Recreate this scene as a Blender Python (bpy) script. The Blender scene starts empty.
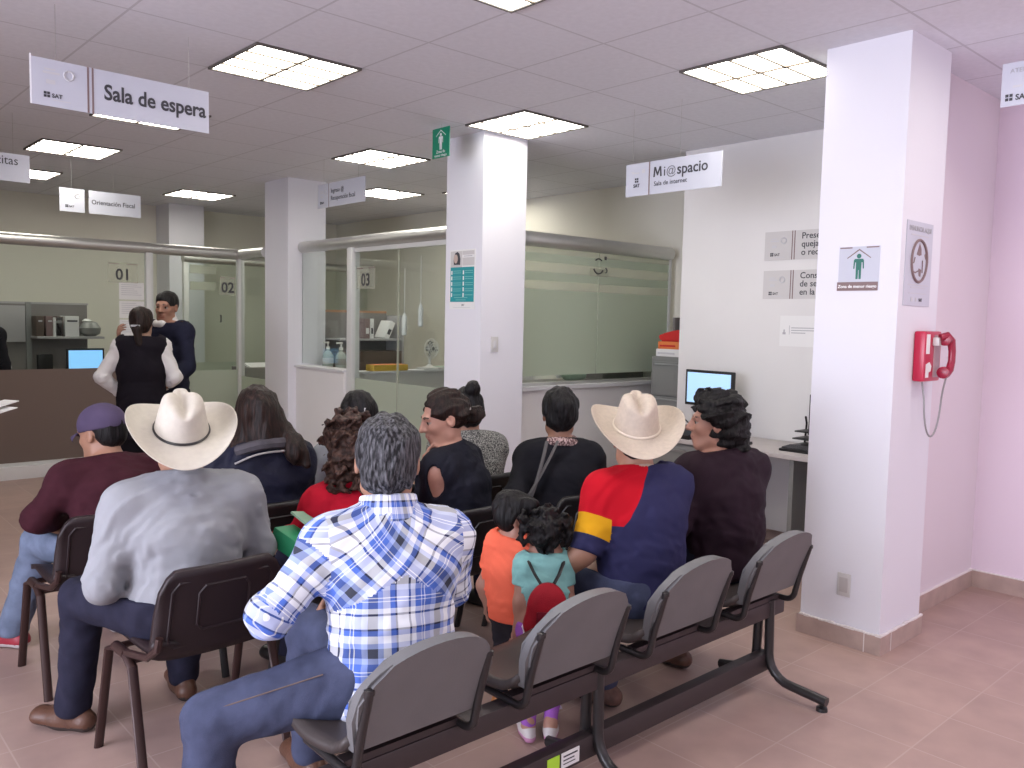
import bpy, bmesh, math, random
import numpy as np
from mathutils import Vector, Matrix, Euler
random.seed(7); rng = np.random.default_rng(7)
PI = math.pi
scn = bpy.context.scene
COL = scn.collection
H = 2.936            # ceiling height
T = 0.61             # ceiling tile

# ------------------------------------------------------------------ camera
cam_d = bpy.data.cameras.new('camera'); cam = bpy.data.objects.new('camera', cam_d); COL.objects.link(cam)
_y, _p, _r = 0.832218509, -0.0761293957, 0.0211708
_f = Vector((math.cos(_y)*math.cos(_p), math.sin(_y)*math.cos(_p), math.sin(_p)))
_r0 = _f.cross(Vector((0, 0, 1))).normalized(); _u0 = _r0.cross(_f)
_rt = _r0*math.cos(_r) + _u0*math.sin(_r); _up = _u0*math.cos(_r) - _r0*math.sin(_r)
cam.matrix_world = Matrix(((_rt.x, _up.x, -_f.x, -2.53278), (_rt.y, _up.y, -_f.y, -2.22768), (_rt.z, _up.z, -_f.z, 1.5755), (0, 0, 0, 1)))
cam_d.sensor_width = 36; cam_d.lens = 36*836.45/1024; cam_d.clip_start = 0.05
scn.camera = cam

# ------------------------------------------------------------------ light and exposure
scn.view_settings.view_transform = 'Standard'; scn.view_settings.look = 'None'
scn.view_settings.gamma = 1; scn.view_settings.use_curve_mapping = False
scn.view_settings.exposure = 0.29
W = bpy.data.worlds.new('daylight'); scn.world = W; W.use_nodes = True
W.node_tree.nodes['Background'].inputs[0].default_value = (0.93, 0.92, 1.0, 1)
W.node_tree.nodes['Background'].inputs[1].default_value = 0.78
def area(name, loc, target, sx, sy, power, col):
    d = bpy.data.lights.new(name, 'AREA'); d.shape = 'RECTANGLE'; d.size = sx; d.size_y = sy; d.energy = power; d.color = col
    o = bpy.data.objects.new(name, d); COL.objects.link(o); o.location = loc
    o.rotation_euler = (Vector(target)-Vector(loc)).to_track_quat('-Z', 'Y').to_euler()
    return o
# daylight through the glazed shop front behind the photographer
area('shopfront_daylight', (-6.2, 0.2, 1.6), (2, -0.4, 1.3), 4.0, 2.4, 300, (0.84, 0.85, 1.0))
area('pink_wall_fill', (0.2, -4.6, 1.7), (3.2, -1.6, 1.3), 2.0, 2.2, 22, (1.0, 0.74, 0.90))  # added pink fill lamp that tints the corridor wall
LAMP = 11.0           # strength of the fluorescent panels

# ------------------------------------------------------------------ materials
def nt_of(m): return m.node_tree.nodes, m.node_tree.links
def mat(name, col, rough=0.6, metal=0.0, bump=0.0, bscale=80.0, var=0.0, vscale=6.0, spec=0.5, stretch=None, sheen=0.0):
    m = bpy.data.materials.new(name); m.use_nodes = True
    N, L = nt_of(m); b = N['Principled BSDF']
    b.inputs['Base Color'].default_value = (*col, 1); b.inputs['Roughness'].default_value = rough
    b.inputs['Metallic'].default_value = metal; b.inputs['Specular IOR Level'].default_value = spec
    if sheen: b.inputs['Sheen Weight'].default_value = sheen
    tc = N.new('ShaderNodeTexCoord'); mp = N.new('ShaderNodeMapping'); L.new(tc.outputs['Object'], mp.inputs[0])
    if stretch: mp.inputs['Scale'].default_value = stretch
    if var:
        n = N.new('ShaderNodeTexNoise'); n.inputs['Scale'].default_value = vscale; n.inputs['Detail'].default_value = 4
        L.new(mp.outputs[0], n.inputs['Vector'])
        r = N.new('ShaderNodeValToRGB'); r.color_ramp.elements[0].position = 0.3; r.color_ramp.elements[1].position = 0.7
        r.color_ramp.elements[0].color = (*[c*(1-var) for c in col], 1); r.color_ramp.elements[1].color = (*[min(1, c*(1+var)) for c in col], 1)
        L.new(n.outputs['Fac'], r.inputs[0]); L.new(r.outputs[0], b.inputs['Base Color'])
    if bump:
        n2 = N.new('ShaderNodeTexNoise'); n2.inputs['Scale'].default_value = bscale; n2.inputs['Detail'].default_value = 3
        L.new(mp.outputs[0], n2.inputs['Vector'])
        bp = N.new('ShaderNodeBump'); bp.inputs['Strength'].default_value = bump; bp.inputs['Distance'].default_value = 0.01
        L.new(n2.outputs['Fac'], bp.inputs['Height']); L.new(bp.outputs[0], b.inputs['Normal'])
    return m
def mth(N, L, op, a, b=None, c=None):
    n = N.new('ShaderNodeMath'); n.operation = op
    for i, v in enumerate((a, b, c)):
        if v is None: continue
        if isinstance(v, (int, float)): n.inputs[i].default_value = v
        else: L.new(v, n.inputs[i])
    return n.outputs[0]
def mixc(N, L, fac, a, b):
    n = N.new('ShaderNodeMix'); n.data_type = 'RGBA'
    if isinstance(fac, (int, float)): n.inputs[0].default_value = fac
    else: L.new(fac, n.inputs[0])
    for s, v in ((6, a), (7, b)):
        if isinstance(v, tuple): n.inputs[s].default_value = (*v[:3], 1)
        else: L.new(v, n.inputs[s])
    return n.outputs[2]
def gridline(N, L, coord, origin, pitch, half):
    """1 on a line of half-width `half` repeated every `pitch` along one coordinate"""
    t = mth(N, L, 'DIVIDE', mth(N, L, 'SUBTRACT', coord, origin), pitch)
    d = mth(N, L, 'ABSOLUTE', mth(N, L, 'SUBTRACT', mth(N, L, 'FRACT', mth(N, L, 'ADD', t, 0.5)), 0.5))
    return mth(N, L, 'LESS_THAN', d, half/pitch)
def tile_mat(name, col, line, ox, px, oy, py, half, rough, var, vscale, bump=0.15, spec=0.4, cellvar=0.0):
    m = mat(name, col, rough, spec=spec, var=var, vscale=vscale)
    N, L = nt_of(m); b = N['Principled BSDF']
    g = N.new('ShaderNodeNewGeometry'); sx = N.new('ShaderNodeSeparateXYZ'); L.new(g.outputs['Position'], sx.inputs[0])
    lx = gridline(N, L, sx.outputs[0], ox, px, half); ly = gridline(N, L, sx.outputs[1], oy, py, half)
    ln = mth(N, L, 'MAXIMUM', lx, ly)
    src = b.inputs['Base Color'].links[0].from_socket
    if cellvar:
        cx = mth(N, L, 'FLOOR', mth(N, L, 'DIVIDE', mth(N, L, 'SUBTRACT', sx.outputs[0], ox), px))
        cy = mth(N, L, 'FLOOR', mth(N, L, 'DIVIDE', mth(N, L, 'SUBTRACT', sx.outputs[1], oy), py))
        cv = N.new('ShaderNodeCombineXYZ'); L.new(cx, cv.inputs[0]); L.new(cy, cv.inputs[1])
        wn = N.new('ShaderNodeTexWhiteNoise'); L.new(cv.outputs[0], wn.inputs[0])
        src = mixc(N, L, mth(N, L, 'MULTIPLY', wn.outputs['Value'], cellvar), src, tuple(c*0.7 for c in col))
    L.new(mixc(N, L, ln, src, line), b.inputs['Base Color'])
    bp = N.new('ShaderNodeBump'); bp.inputs['Strength'].default_value = bump; bp.inputs['Distance'].default_value = 0.003
    L.new(mth(N, L, 'SUBTRACT', 1.0, ln), bp.inputs['Height']); L.new(bp.outputs[0], b.inputs['Normal'])
    return m
def glass_mat(name, tint, gloss=0.12):
    m = bpy.data.materials.new(name); m.use_nodes = True; N, L = nt_of(m); N.remove(N['Principled BSDF'])
    t = N.new('ShaderNodeBsdfTransparent'); t.inputs[0].default_value = (*tint, 1)
    g = N.new('ShaderNodeBsdfGlossy'); g.inputs['Roughness'].default_value = 0.03
    fr = N.new('ShaderNodeFresnel'); fr.inputs[0].default_value = 1.45
    mx = N.new('ShaderNodeMixShader'); L.new(mth(N, L, 'MULTIPLY', fr.outputs[0], gloss*2.2), mx.inputs[0])
    L.new(t.outputs[0], mx.inputs[1]); L.new(g.outputs[0], mx.inputs[2]); L.new(mx.outputs[0], N['Material Output'].inputs[0])
    return m
def frost_mat(name, col, clear=0.15, trans=0.5):
    m = bpy.data.materials.new(name); m.use_nodes = True; N, L = nt_of(m); N.remove(N['Principled BSDF'])
    t = N.new('ShaderNodeBsdfTransparent'); t.inputs[0].default_value = (*col, 1)
    tr = N.new('ShaderNodeBsdfTranslucent'); tr.inputs[0].default_value = (*col, 1)
    df = N.new('ShaderNodeBsdfDiffuse'); df.inputs[0].default_value = (*col, 1)
    a = N.new('ShaderNodeMixShader'); a.inputs[0].default_value = trans; L.new(df.outputs[0], a.inputs[1]); L.new(tr.outputs[0], a.inputs[2])
    b = N.new('ShaderNodeMixShader'); b.inputs[0].default_value = clear; L.new(a.outputs[0], b.inputs[1]); L.new(t.outputs[0], b.inputs[2])
    L.new(b.outputs[0], N['Material Output'].inputs[0])
    return m
def emit_mat(name, col, s):
    m = bpy.data.materials.new(name); m.use_nodes = True; N, L = nt_of(m); b = N['Principled BSDF']
    b.inputs['Base Color'].default_value = (*col, 1); b.inputs['Emission Color'].default_value = (*col, 1); b.inputs['Emission Strength'].default_value = s
    return m

MT = {}
MT['wall'] = mat('wall_paint', (0.74, 0.73, 0.73), 0.75, bump=0.05, bscale=120, var=0.015, vscale=2)
MT['wall_pink_cast'] = mat('pale_pink_cast', (0.80, 0.69, 0.79), 0.75, bump=0.05, bscale=120)  # pink colour cast of the light mixed into the corridor wall colour
MT['wall_side'] = mat('greyish_pink_cast', (0.74, 0.67, 0.72), 0.75, bump=0.05, bscale=120)  # weaker, greyer share of the same light cast mixed into the side wall
MT['column'] = mat('column_paint', (0.76, 0.76, 0.82), 0.7, bump=0.05, bscale=120)
MT['office_wall'] = mat('office_wall_paint', (0.74, 0.72, 0.64), 0.8, bump=0.05, bscale=120)
MT['ceiling'] = tile_mat('ceiling_tile', (0.74, 0.75, 0.81), (0.58, 0.585, 0.63), 0, T, 0, T, 0.006, 0.9, 0.03, 30, bump=0.2, spec=0.1)
MT['floor'] = tile_mat('floor_tile', (0.43, 0.300, 0.262), (0.47, 0.35, 0.315), 0.29, 0.365, -0.66, 0.35, 0.0028, 0.42, 0.10, 5, spec=0.35, cellvar=0.25)
MT['skirting'] = mat('skirting_tile', (0.45, 0.34, 0.30), 0.5, var=0.12, vscale=9)
MT['grout'] = mat('skirting_grout', (0.78, 0.74, 0.72), 0.8)
MT['aluminium'] = mat('satin_aluminium', (0.62, 0.62, 0.60), 0.38, 0.85, var=0.03)
MT['alu_white'] = mat('white_aluminium', (0.66, 0.67, 0.66), 0.4, 0.2)
MT['glass'] = glass_mat('partition_glass', (0.94, 0.965, 0.945), 0.07)
MT['frost'] = frost_mat('frosted_film', (0.66, 0.72, 0.62), 0.10, 0.5)
MT['frost_light'] = frost_mat('frosted_strip', (0.82, 0.83, 0.76), 0.55, 0.5)
MT['label_film'] = frost_mat('clear_label_film', (0.90, 0.90, 0.86), 0.80, 0.5)
MT['frost_dark'] = frost_mat('grey_frosted_film', (0.33, 0.255, 0.225), 0.22, 0.30)
MT['frost_green'] = frost_mat('green_frosted_film', (0.66, 0.71, 0.62), 0.25, 0.5)
MT['lamp'] = emit_mat('fluorescent_diffuser', (1.0, 0.96, 0.86), LAMP)
MT['lamp_frame'] = mat('lamp_frame', (0.10, 0.09, 0.08), 0.5)
MT['louver'] = mat('lamp_louver', (0.10, 0.075, 0.05), 0.5)
MT['sign'] = mat('sign_board', (0.54, 0.56, 0.64), 0.35)
MT['sign_edge'] = mat('sign_board_edge', (0.85, 0.86, 0.9), 0.2)
MT['ink'] = mat('dark_ink', (0.045, 0.045, 0.055), 0.6)
MT['ink_grey'] = mat('grey_ink', (0.42, 0.42, 0.45), 0.6)
MT['ink_mid'] = mat('mid_grey_ink', (0.17, 0.17, 0.19), 0.6)
MT['ink_pale'] = mat('pale_ink', (0.58, 0.58, 0.61), 0.6)
MT['ink_brown'] = mat('brown_ink', (0.22, 0.15, 0.15), 0.6)
MT['ink_white'] = mat('white_ink', (0.85, 0.86, 0.86), 0.6)
MT['green'] = mat('sign_green', (0.0, 0.24, 0.13), 0.4)
MT['green_dark'] = mat('pictogram_green', (0.02, 0.16, 0.12), 0.5)
MT['teal'] = mat('poster_teal', (0.02, 0.30, 0.33), 0.45)
MT['paper'] = mat('paper', (0.80, 0.80, 0.80), 0.8)
MT['paper_grey'] = mat('grey_paper', (0.60, 0.585, 0.585), 0.8)
MT['black'] = mat('black_plastic', (0.010, 0.009, 0.010), 0.42, bump=0.08, bscale=300)
MT['black_metal'] = mat('black_metal', (0.028, 0.025, 0.026), 0.3, 0.2)
MT['brown_plastic'] = mat('dark_brown_plastic', (0.018, 0.009, 0.011), 0.5, bump=0.15, bscale=350)
MT['brown_metal'] = mat('dark_brown_metal', (0.045, 0.022, 0.020), 0.4, 0.2)
MT['black_fabric'] = mat('black_fabric', (0.016, 0.014, 0.016), 0.9, bump=0.2, bscale=500)
MT['grey_vinyl'] = mat('grey_vinyl', (0.145, 0.145, 0.150), 0.5, bump=0.12, bscale=260, var=0.05, vscale=10)
MT['seat_brown'] = mat('dark_brown_vinyl', (0.050, 0.040, 0.038), 0.5, bump=0.1, bscale=260)
MT['beam'] = mat('beam_metal', (0.050, 0.038, 0.040), 0.45, 0.3)
MT['red'] = mat('red_phone_plastic', (0.50, 0.012, 0.055), 0.28)
MT['red_dark'] = mat('dark_red_plastic', (0.28, 0.008, 0.035), 0.3)
MT['steel'] = mat('steel_cord', (0.34, 0.34, 0.34), 0.4, 0.7)
MT['plate'] = mat('plate_plastic', (0.60, 0.59, 0.58), 0.4)
MT['screen'] = emit_mat('lit_screen', (0.33, 0.52, 0.74), 0.75)
MT['screen_blue'] = emit_mat('lit_blue_screen', (0.22, 0.50, 0.85), 0.85)
MT['panel_grey'] = mat('cubicle_fabric', (0.22, 0.205, 0.20), 0.9, bump=0.1, bscale=300)
MT['panel_light'] = mat('cubicle_light_fabric', (0.42, 0.41, 0.42), 0.9)
MT['cab_grey'] = mat('cabinet_grey', (0.235, 0.24, 0.235), 0.45, 0.1)
MT['desk'] = mat('desk_laminate', (0.50, 0.46, 0.45), 0.5, var=0.04)
MT['desk_white'] = mat('desk_white_panel', (0.62, 0.62, 0.64), 0.5)
MT['desk_dark'] = mat('desk_dark', (0.10, 0.07, 0.055), 0.5)
MT['yellow'] = mat('yellow_tray', (0.55, 0.36, 0.05), 0.5)
MT['card'] = mat('box_card', (0.42, 0.22, 0.12), 0.8)
MT['red_box'] = mat('red_box', (0.55, 0.02, 0.02), 0.5)
MT['orange_box'] = mat('orange_box', (0.75, 0.22, 0.06), 0.6)
MT['bottle_clear'] = mat('bottle_plastic', (0.40, 0.44, 0.40), 0.15)
MT['bottle_white'] = mat('white_pump', (0.75, 0.75, 0.73), 0.3)
MT['bottle_green'] = mat('pale_bottle', (0.52, 0.66, 0.56), 0.3)
MT['folder'] = mat('green_folder', (0.012, 0.22, 0.09), 0.5)
MT['chair_green'] = mat('dark_green_fabric', (0.055, 0.065, 0.050), 0.9)

# ------------------------------------------------------------------ object helpers
def tag(o, label=None, cat=None, group=None, kind=None):
    if label: o['label'] = label
    if cat: o['category'] = cat
    if group: o['group'] = group
    if kind: o['kind'] = kind
    return o
def link(name, me, m=None, parent=None, smooth=False):
    o = bpy.data.objects.new(name, me); COL.objects.link(o)
    if m is not None:
        for k in (m if isinstance(m, (list, tuple)) else [m]): me.materials.append(k)
    if parent is not None: o.parent = parent
    if smooth: me.shade_smooth()
    return o
def thing(name, label, cat, loc=(0, 0, 0), rz=0.0, group=None):
    o = bpy.data.objects.new(name, None); COL.objects.link(o); o.location = loc; o.rotation_euler = (0, 0, rz)
    o.empty_display_size = 0.1
    return tag(o, label, cat, group)
def copy_tree(o, parent=None):
    c = o.copy(); COL.objects.link(c)
    if parent is not None: c.parent = parent
    for ch in list(o.children): copy_tree(ch, c)
    return c
class MB:
    """collects closed shapes, builds them as one mesh"""
    def __init__(s): s.bm = bmesh.new()
    def box(s, x0, x1, y0, y1, z0, z1, bev=0.0, rot=None, about=None):
        r = bmesh.ops.create_cube(s.bm, size=1.0)['verts']
        c = Vector(((x0+x1)/2, (y0+y1)/2, (z0+z1)/2))
        for v in r: v.co = Vector((v.co.x*(x1-x0), v.co.y*(y1-y0), v.co.z*(z1-z0)))
        if bev > 0:
            es = list({e for v in r for e in v.link_edges})
            q = bmesh.ops.bevel(s.bm, geom=es, offset=bev, segments=2, affect='EDGES', profile=0.6)
            r = list({v for f in q['faces'] for v in f.verts} | {v for v in r if v.is_valid})
        R = Matrix.Identity(3) if rot is None else Euler(rot).to_matrix()
        p = c if about is None else Vector(about)
        for v in r: v.co = p + R @ (v.co + c - p)
        return s
    def tube(s, pts, rad, n=10, closed=False, flat=1.0):
        pts = [Vector(p) for p in pts]; m = len(pts)
        rads = rad if isinstance(rad, (list, tuple)) else [rad]*m
        rings = []; ref = None
        for i, p in enumerate(pts):
            if closed: d = (pts[(i+1) % m]-pts[i-1]).normalized()
            else: d = (pts[min(i+1, m-1)]-pts[max(i-1, 0)]).normalized()
            if ref is None: ref = d.orthogonal().normalized() if abs(d.z) > 0.9 else d.cross(Vector((0, 0, 1))).normalized()
            ref = (ref - d*ref.dot(d)).normalized(); b = d.cross(ref)
            rings.append([s.bm.verts.new(p + (ref*math.cos(2*PI*k/n) + b*math.sin(2*PI*k/n)*flat)*rads[i]) for k in range(n)])
        for i in range(m if closed else m-1):
            A, B = rings[i], rings[(i+1) % m]
            for k in range(n): s.bm.faces.new((A[k], A[(k+1) % n], B[(k+1) % n], B[k]))
        if not closed:
            s.bm.faces.new(rings[0][::-1]); s.bm.faces.new(rings[-1])
        return s
    def lathe(s, prof, c=(0, 0, 0), n=24, axis='z', sx=1.0, sy=1.0):
        c = Vector(c); rings = []
        for r, h in prof:
            ring = []
            for k in range(n):
                a = 2*PI*k/n; x, y = r*math.cos(a)*sx, r*math.sin(a)*sy
                q = {'z': (x, y, h), 'x': (h, x, y), 'y': (y, h, x)}[axis]
                ring.append(s.bm.verts.new(c+Vector(q)))
            rings.append(ring)
        for A, B in zip(rings, rings[1:]):
            for k in range(n): s.bm.faces.new((A[k], A[(k+1) % n], B[(k+1) % n], B[k]))
        s.bm.faces.new(rings[0][::-1]); s.bm.faces.new(rings[-1])
        return s
    def prism(s, outline, fn, d0, d1):
        """outline [(u,v)], fn(u,v,d) -> point; closed slab between d0 and d1"""
        A = [s.bm.verts.new(fn(u, v, d0)) for u, v in outline]; B = [s.bm.verts.new(fn(u, v, d1)) for u, v in outline]
        n = len(outline)
        s.bm.faces.new(A[::-1]); s.bm.faces.new(B)
        for k in range(n): s.bm.faces.new((A[k], A[(k+1) % n], B[(k+1) % n], B[k]))
        return s
    def slab(s, fn, nu, nv, t):
        """fn(u,v) -> (point, normal) over a grid in [0,1]x[0,1]; closed sheet of thickness t"""
        P = [[fn(i/nu, j/nv) for j in range(nv+1)] for i in range(nu+1)]
        A = [[s.bm.verts.new(Vector(p)) for p, q in row] for row in P]
        B = [[s.bm.verts.new(Vector(p)+Vector(q)*t) for p, q in row] for row in P]
        for i in range(nu):
            for j in range(nv):
                s.bm.faces.new((A[i][j], A[i][j+1], A[i+1][j+1], A[i+1][j]))
                s.bm.faces.new((B[i][j], B[i+1][j], B[i+1][j+1], B[i][j+1]))
        for i in range(nu):
            s.bm.faces.new((A[i][0], A[i+1][0], B[i+1][0], B[i][0])); s.bm.faces.new((A[i+1][nv], A[i][nv], B[i][nv], B[i+1][nv]))
        for j in range(nv):
            s.bm.faces.new((A[0][j+1], A[0][j], B[0][j], B[0][j+1])); s.bm.faces.new((A[nu][j], A[nu][j+1], B[nu][j+1], B[nu][j]))
        return s
    def build(s, name, m, parent=None, smooth=False):
        bmesh.ops.recalc_face_normals(s.bm, faces=s.bm.faces)
        me = bpy.data.meshes.new(name); s.bm.to_mesh(me); s.bm.free()
        o = link(name, me, m, parent)
        if smooth:
            me.shade_smooth()
            if smooth != 'all': me.set_sharp_from_angle(angle=math.radians(38))
        return o
def box(name, x0, x1, y0, y1, z0, z1, m, parent=None, bev=0.0):
    return MB().box(x0, x1, y0, y1, z0, z1, bev).build(name, m, parent, smooth=bev > 0)
def rrect(w, h, r, n=5, cx=0, cy=0):
    out = []
    for (sx, sy, a0) in ((1, 1, 0), (-1, 1, 90), (-1, -1, 180), (1, -1, 270)):
        for k in range(n+1):
            a = math.radians(a0+90*k/n); out.append((cx+sx*(w/2-r)+r*math.cos(a), cy+sy*(h/2-r)+r*math.sin(a)))
    return out
def arc(c, r, a0, a1, n, pl='xz', off=0.0):
    o = []
    for k in range(n+1):
        a = math.radians(a0+(a1-a0)*k/n); u, v = c[0]+r*math.cos(a), c[1]+r*math.sin(a)
        o.append({'xz': (u, off, v), 'yz': (off, u, v), 'xy': (u, v, off)}[pl])
    return o
def lettering(parent, text, size, x, z, m, y=-0.0015, name='lettering', align='LEFT', bold=0.0, squeeze=1.0):
    """upright text on a board that faces local -y"""
    cu = bpy.data.curves.new(name, 'FONT'); cu.body = text; cu.size = size; cu.align_x = align; cu.extrude = 0.0006; cu.offset = bold
    cu.resolution_u = 3
    t = bpy.data.objects.new('t', cu); COL.objects.link(t)
    dg = bpy.context.evaluated_depsgraph_get(); me = bpy.data.meshes.new_from_object(t.evaluated_get(dg))
    bpy.data.objects.remove(t)
    me.transform(Matrix.Translation((x, y, z)) @ Matrix.Rotation(PI/2, 4, 'X') @ Matrix.Diagonal((squeeze, 1, 1, 1)))
    me.materials.clear()
    return link(name, me, m, parent)
def marks(parent, rects, m, name='printed_mark', y=-0.0012, d=0.001):
    b = MB()
    for x0, x1, z0, z1 in rects: b.box(x0, x1, y-d/2, y+d/2, z0, z1)
    return b.build(name, m, parent)
# ------------------------------------------------------------------ the setting
def struct(name, x0, x1, y0, y1, z0, z1, m, parent=None):
    o = box(name, x0, x1, y0, y1, z0, z1, m, parent)
    if parent is None: o['kind'] = 'structure'
    return o
struct('floor', -6.5, 4.2, -6, 9.0, -0.1, 0, MT['floor'])
struct('ceiling', -6.5, 4.2, -6, 9.0, H, H+0.1, MT['ceiling'])
struct('wall_back', -4.2, 3.98, 8.88, 9.0, 0, H, MT['office_wall'])
struct('wall_left', -4.32, -4.2, 1.5, 9.0, 0, H, MT['office_wall'])
struct('wall_far_right', 3.98, 4.1, 1.86, 8.88, 0, H, MT['office_wall'])
struct('wall_right', 3.0, 3.98, -0.40, 1.86, 0, H, MT['wall'])
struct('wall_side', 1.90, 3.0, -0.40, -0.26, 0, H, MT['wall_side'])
struct('wall_corridor', 3.0, 3.12, -6, -0.40, 0, H, MT['wall_pink_cast'])
# skirting tiles with a ragged pale grout line on top
def skirt(name, x0, x1, y0, y1, h=0.10):
    o = box(name, x0, x1, y0, y1, 0, h, MT['skirting']); o['kind'] = 'structure'
    box('grout_line', x0, x1, y0, y1, h, h+0.006, MT['grout'], o)
    return o
skirt('baseboard_side', 1.915, 2.985, -0.415, -0.40)
skirt('baseboard_corridor', 2.985, 3.0, -6, -0.40)
skirt('baseboard_right', 2.985, 3.0, -0.255, 1.86)
def column(name, label, x0, x1, y0, y1, base=True):
    c = struct(name, x0, x1, y0, y1, 0, H, MT['column']); tag(c, label)
    if base:
        b = MB(); e = 0.014
        b.box(x0-e, x1+e, y0-e, y0, 0, 0.095).box(x0-e, x1+e, y1, y1+e, 0, 0.095).box(x0-e, x0, y0, y1, 0, 0.095).box(x1, x1+e, y0, y1, 0, 0.095)
        k = b.build('skirting', MT['skirting'], c)
        g = MB()
        for q in range(16):   # smeared grout along the top edge, on the two faces one can see
            u = q/16; h = rng.uniform(0.003, 0.010)
            yy = y0-e+(y1-y0+e)*u; g.box(x0-e-0.001, x0-e+0.012, yy, yy+(y1-y0+e)/16, 0.095-rng.uniform(0, .004), 0.095+h)
            xx = x0-e+(x1-x0+2*e)*u; g.box(xx, xx+(x1-x0+2*e)/16, y0-e-0.001, y0-e+0.012, 0.095-rng.uniform(0, .004), 0.095+h)
        g.box(x0-e-0.001, x0-e, y0+0.065, y0+0.069, 0.0, 0.095); g.box(x0+0.10, x0+0.104, y0-e-0.001, y0-e, 0, 0.095)
        g.build('grout_line', MT['grout'], c)
    return c
column('column_right', 'thick white column carrying the red telephone', 1.44, 1.90, -0.53, -0.12)
column('column_middle', 'white column with the teal poster', 1.44, 1.87, 2.49, 2.92)
column('column_left', 'white column between booth two and booth three', 1.44, 1.86, 5.48, 5.98)
column('column_back', 'white column in the far corner behind the booths', 1.36, 1.80, 8.44, 8.88, False)

# ---------------------------------------------------------------- partitions
def rail_x(b, x0, x1, y, z, r=0.055): b.tube([(x0, y, z), (x1, y, z)], r, 18)
def rail_y(b, x, y0, y1, z, r=0.055): b.tube([(x, y0, z), (x, y1, z)], r, 18)
# booth 01 : long glass front
p = thing('glass_partition', 'long glass partition of booth 01 with grey frosted lower band', 'partition', (-1.3, 6.6, 0))
def at(parent, o): o.location = Vector(o.location)-Vector(parent.location); return o
b = MB(); rail_x(b, -4.1, 1.48, 6.6, 2.225); at(p, b.build('top_rail', MT['aluminium'], p, True))
at(p, box('post', 0.445, 0.515, 6.565, 6.635, 0, 2.18, MT['alu_white'], p, 0.008))
at(p, box('post', 1.415, 1.485, 6.565, 6.635, 0, 2.18, MT['alu_white'], p, 0.008))
at(p, box('kerb', -4.1, 0.445, 6.53, 6.67, 0, 0.12, MT['wall'], p, 0.004))
at(p, box('bottom_rail', -4.1, 0.445, 6.575, 6.625, 0.12, 0.15, MT['alu_white'], p))
at(p, box('glass_pane', -4.1, 0.445, 6.596, 6.604, 1.02, 2.17, MT['glass'], p))
at(p, box('frosted_pane', -4.1, 0.445, 6.596, 6.604, 0.15, 1.02, MT['frost_dark'], p))
at(p, box('glass_pane', 0.515, 1.415, 6.596, 6.604, 0.97, 2.17, MT['glass'], p))
at(p, box('frosted_pane', 0.515, 1.415, 6.596, 6.604, 0.03, 0.97, MT['frost_green'], p))
# return of booth 02 towards the left column
p = thing('glass_partition', 'short glass return of booth 02 ending at the left white column', 'partition', (1.45, 6.3, 0))
b = MB(); rail_y(b, 1.45, 6.56, 5.98, 2.225); at(p, b.build('top_rail', MT['aluminium'], p, True))
at(p, box('glass_pane', 1.446, 1.454, 5.98, 6.565, 0.9, 2.17, MT['glass'], p))
at(p, box('frosted_pane', 1.446, 1.454, 5.98, 6.565, 0.02, 0.9, MT['frost_green'], p))
# far partition behind booth 02
p = thing('glass_partition', 'rear glass partition of booth 02 in front of the far column', 'partition', (2.6, 7.9, 0))
b = MB(); rail_x(b, 1.32, 3.9, 7.9, 2.235, 0.05); at(p, b.build('top_rail', MT['aluminium'], p, True))
at(p, box('post', 1.32, 1.38, 7.87, 7.93, 0, 2.19, MT['alu_white'], p, 0.008))
at(p, box('glass_pane', 1.38, 3.9, 7.896, 7.904, 0.98, 2.19, MT['glass'], p))
at(p, box('frosted_pane', 1.38, 3.9, 7.896, 7.904, 0.02, 0.98, MT['frost_green'], p))
b = MB()
for z in (2.06, 1.86): b.box(1.40, 1.72, 7.888, 7.894, z, z+0.10)
at(p, b.build('frosted_strip', MT['frost_light'], p))
b = MB(); b.tube([(1.77, 7.88, 1.48), (1.77, 7.86, 1.48), (1.77, 7.86, 1.56), (1.77, 7.88, 1.56)], 0.008); at(p, b.build('handle', MT['black_metal'], p))
# booth 03 : glass front between left and middle columns
p = thing('glass_partition', 'glass partition of booth 03 between left and middle columns', 'partition', (1.6, 4.2, 0))
b = MB(); rail_y(b, 1.6, 2.9, 5.49, 2.26); at(p, b.build('top_rail', MT['aluminium'], p, True))
at(p, box('post', 1.555, 1.645, 4.475, 4.56, 0, 2.21, MT['alu_white'], p, 0.008))
at(p, box('header', 1.585, 1.615, 2.92, 4.475, 2.165, 2.205, MT['alu_white'], p))
at(p, box('glass_pane', 1.596, 1.604, 2.92, 4.475, 1.01, 2.165, MT['glass'], p))
at(p, box('frosted_pane', 1.596, 1.604, 2.92, 4.475, 0.02, 1.01, MT['frost_green'], p))
at(p, box('glass_pane', 1.596, 1.604, 4.56, 5.48, 1.10, 2.20, MT['glass'], p))
at(p, box('joint_strip', 1.592, 1.608, 3.78, 3.79, 0.02, 2.165, MT['frost_light'], p))
w = struct('wall_low_booth', 1.53, 1.67, 4.56, 5.48, 0, 1.06, MT['wall'])
box('sill', 1.51, 1.69, 4.56, 5.48, 1.06, 1.08, MT['desk_white'], w)
w = struct('wall_low_divider', 1.67, 3.98, 4.57, 4.69, 0, 1.04, MT['wall'])
box('sill', 1.67, 3.98, 4.53, 4.73, 1.04, 1.06, MT['desk_white'], w)
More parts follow.
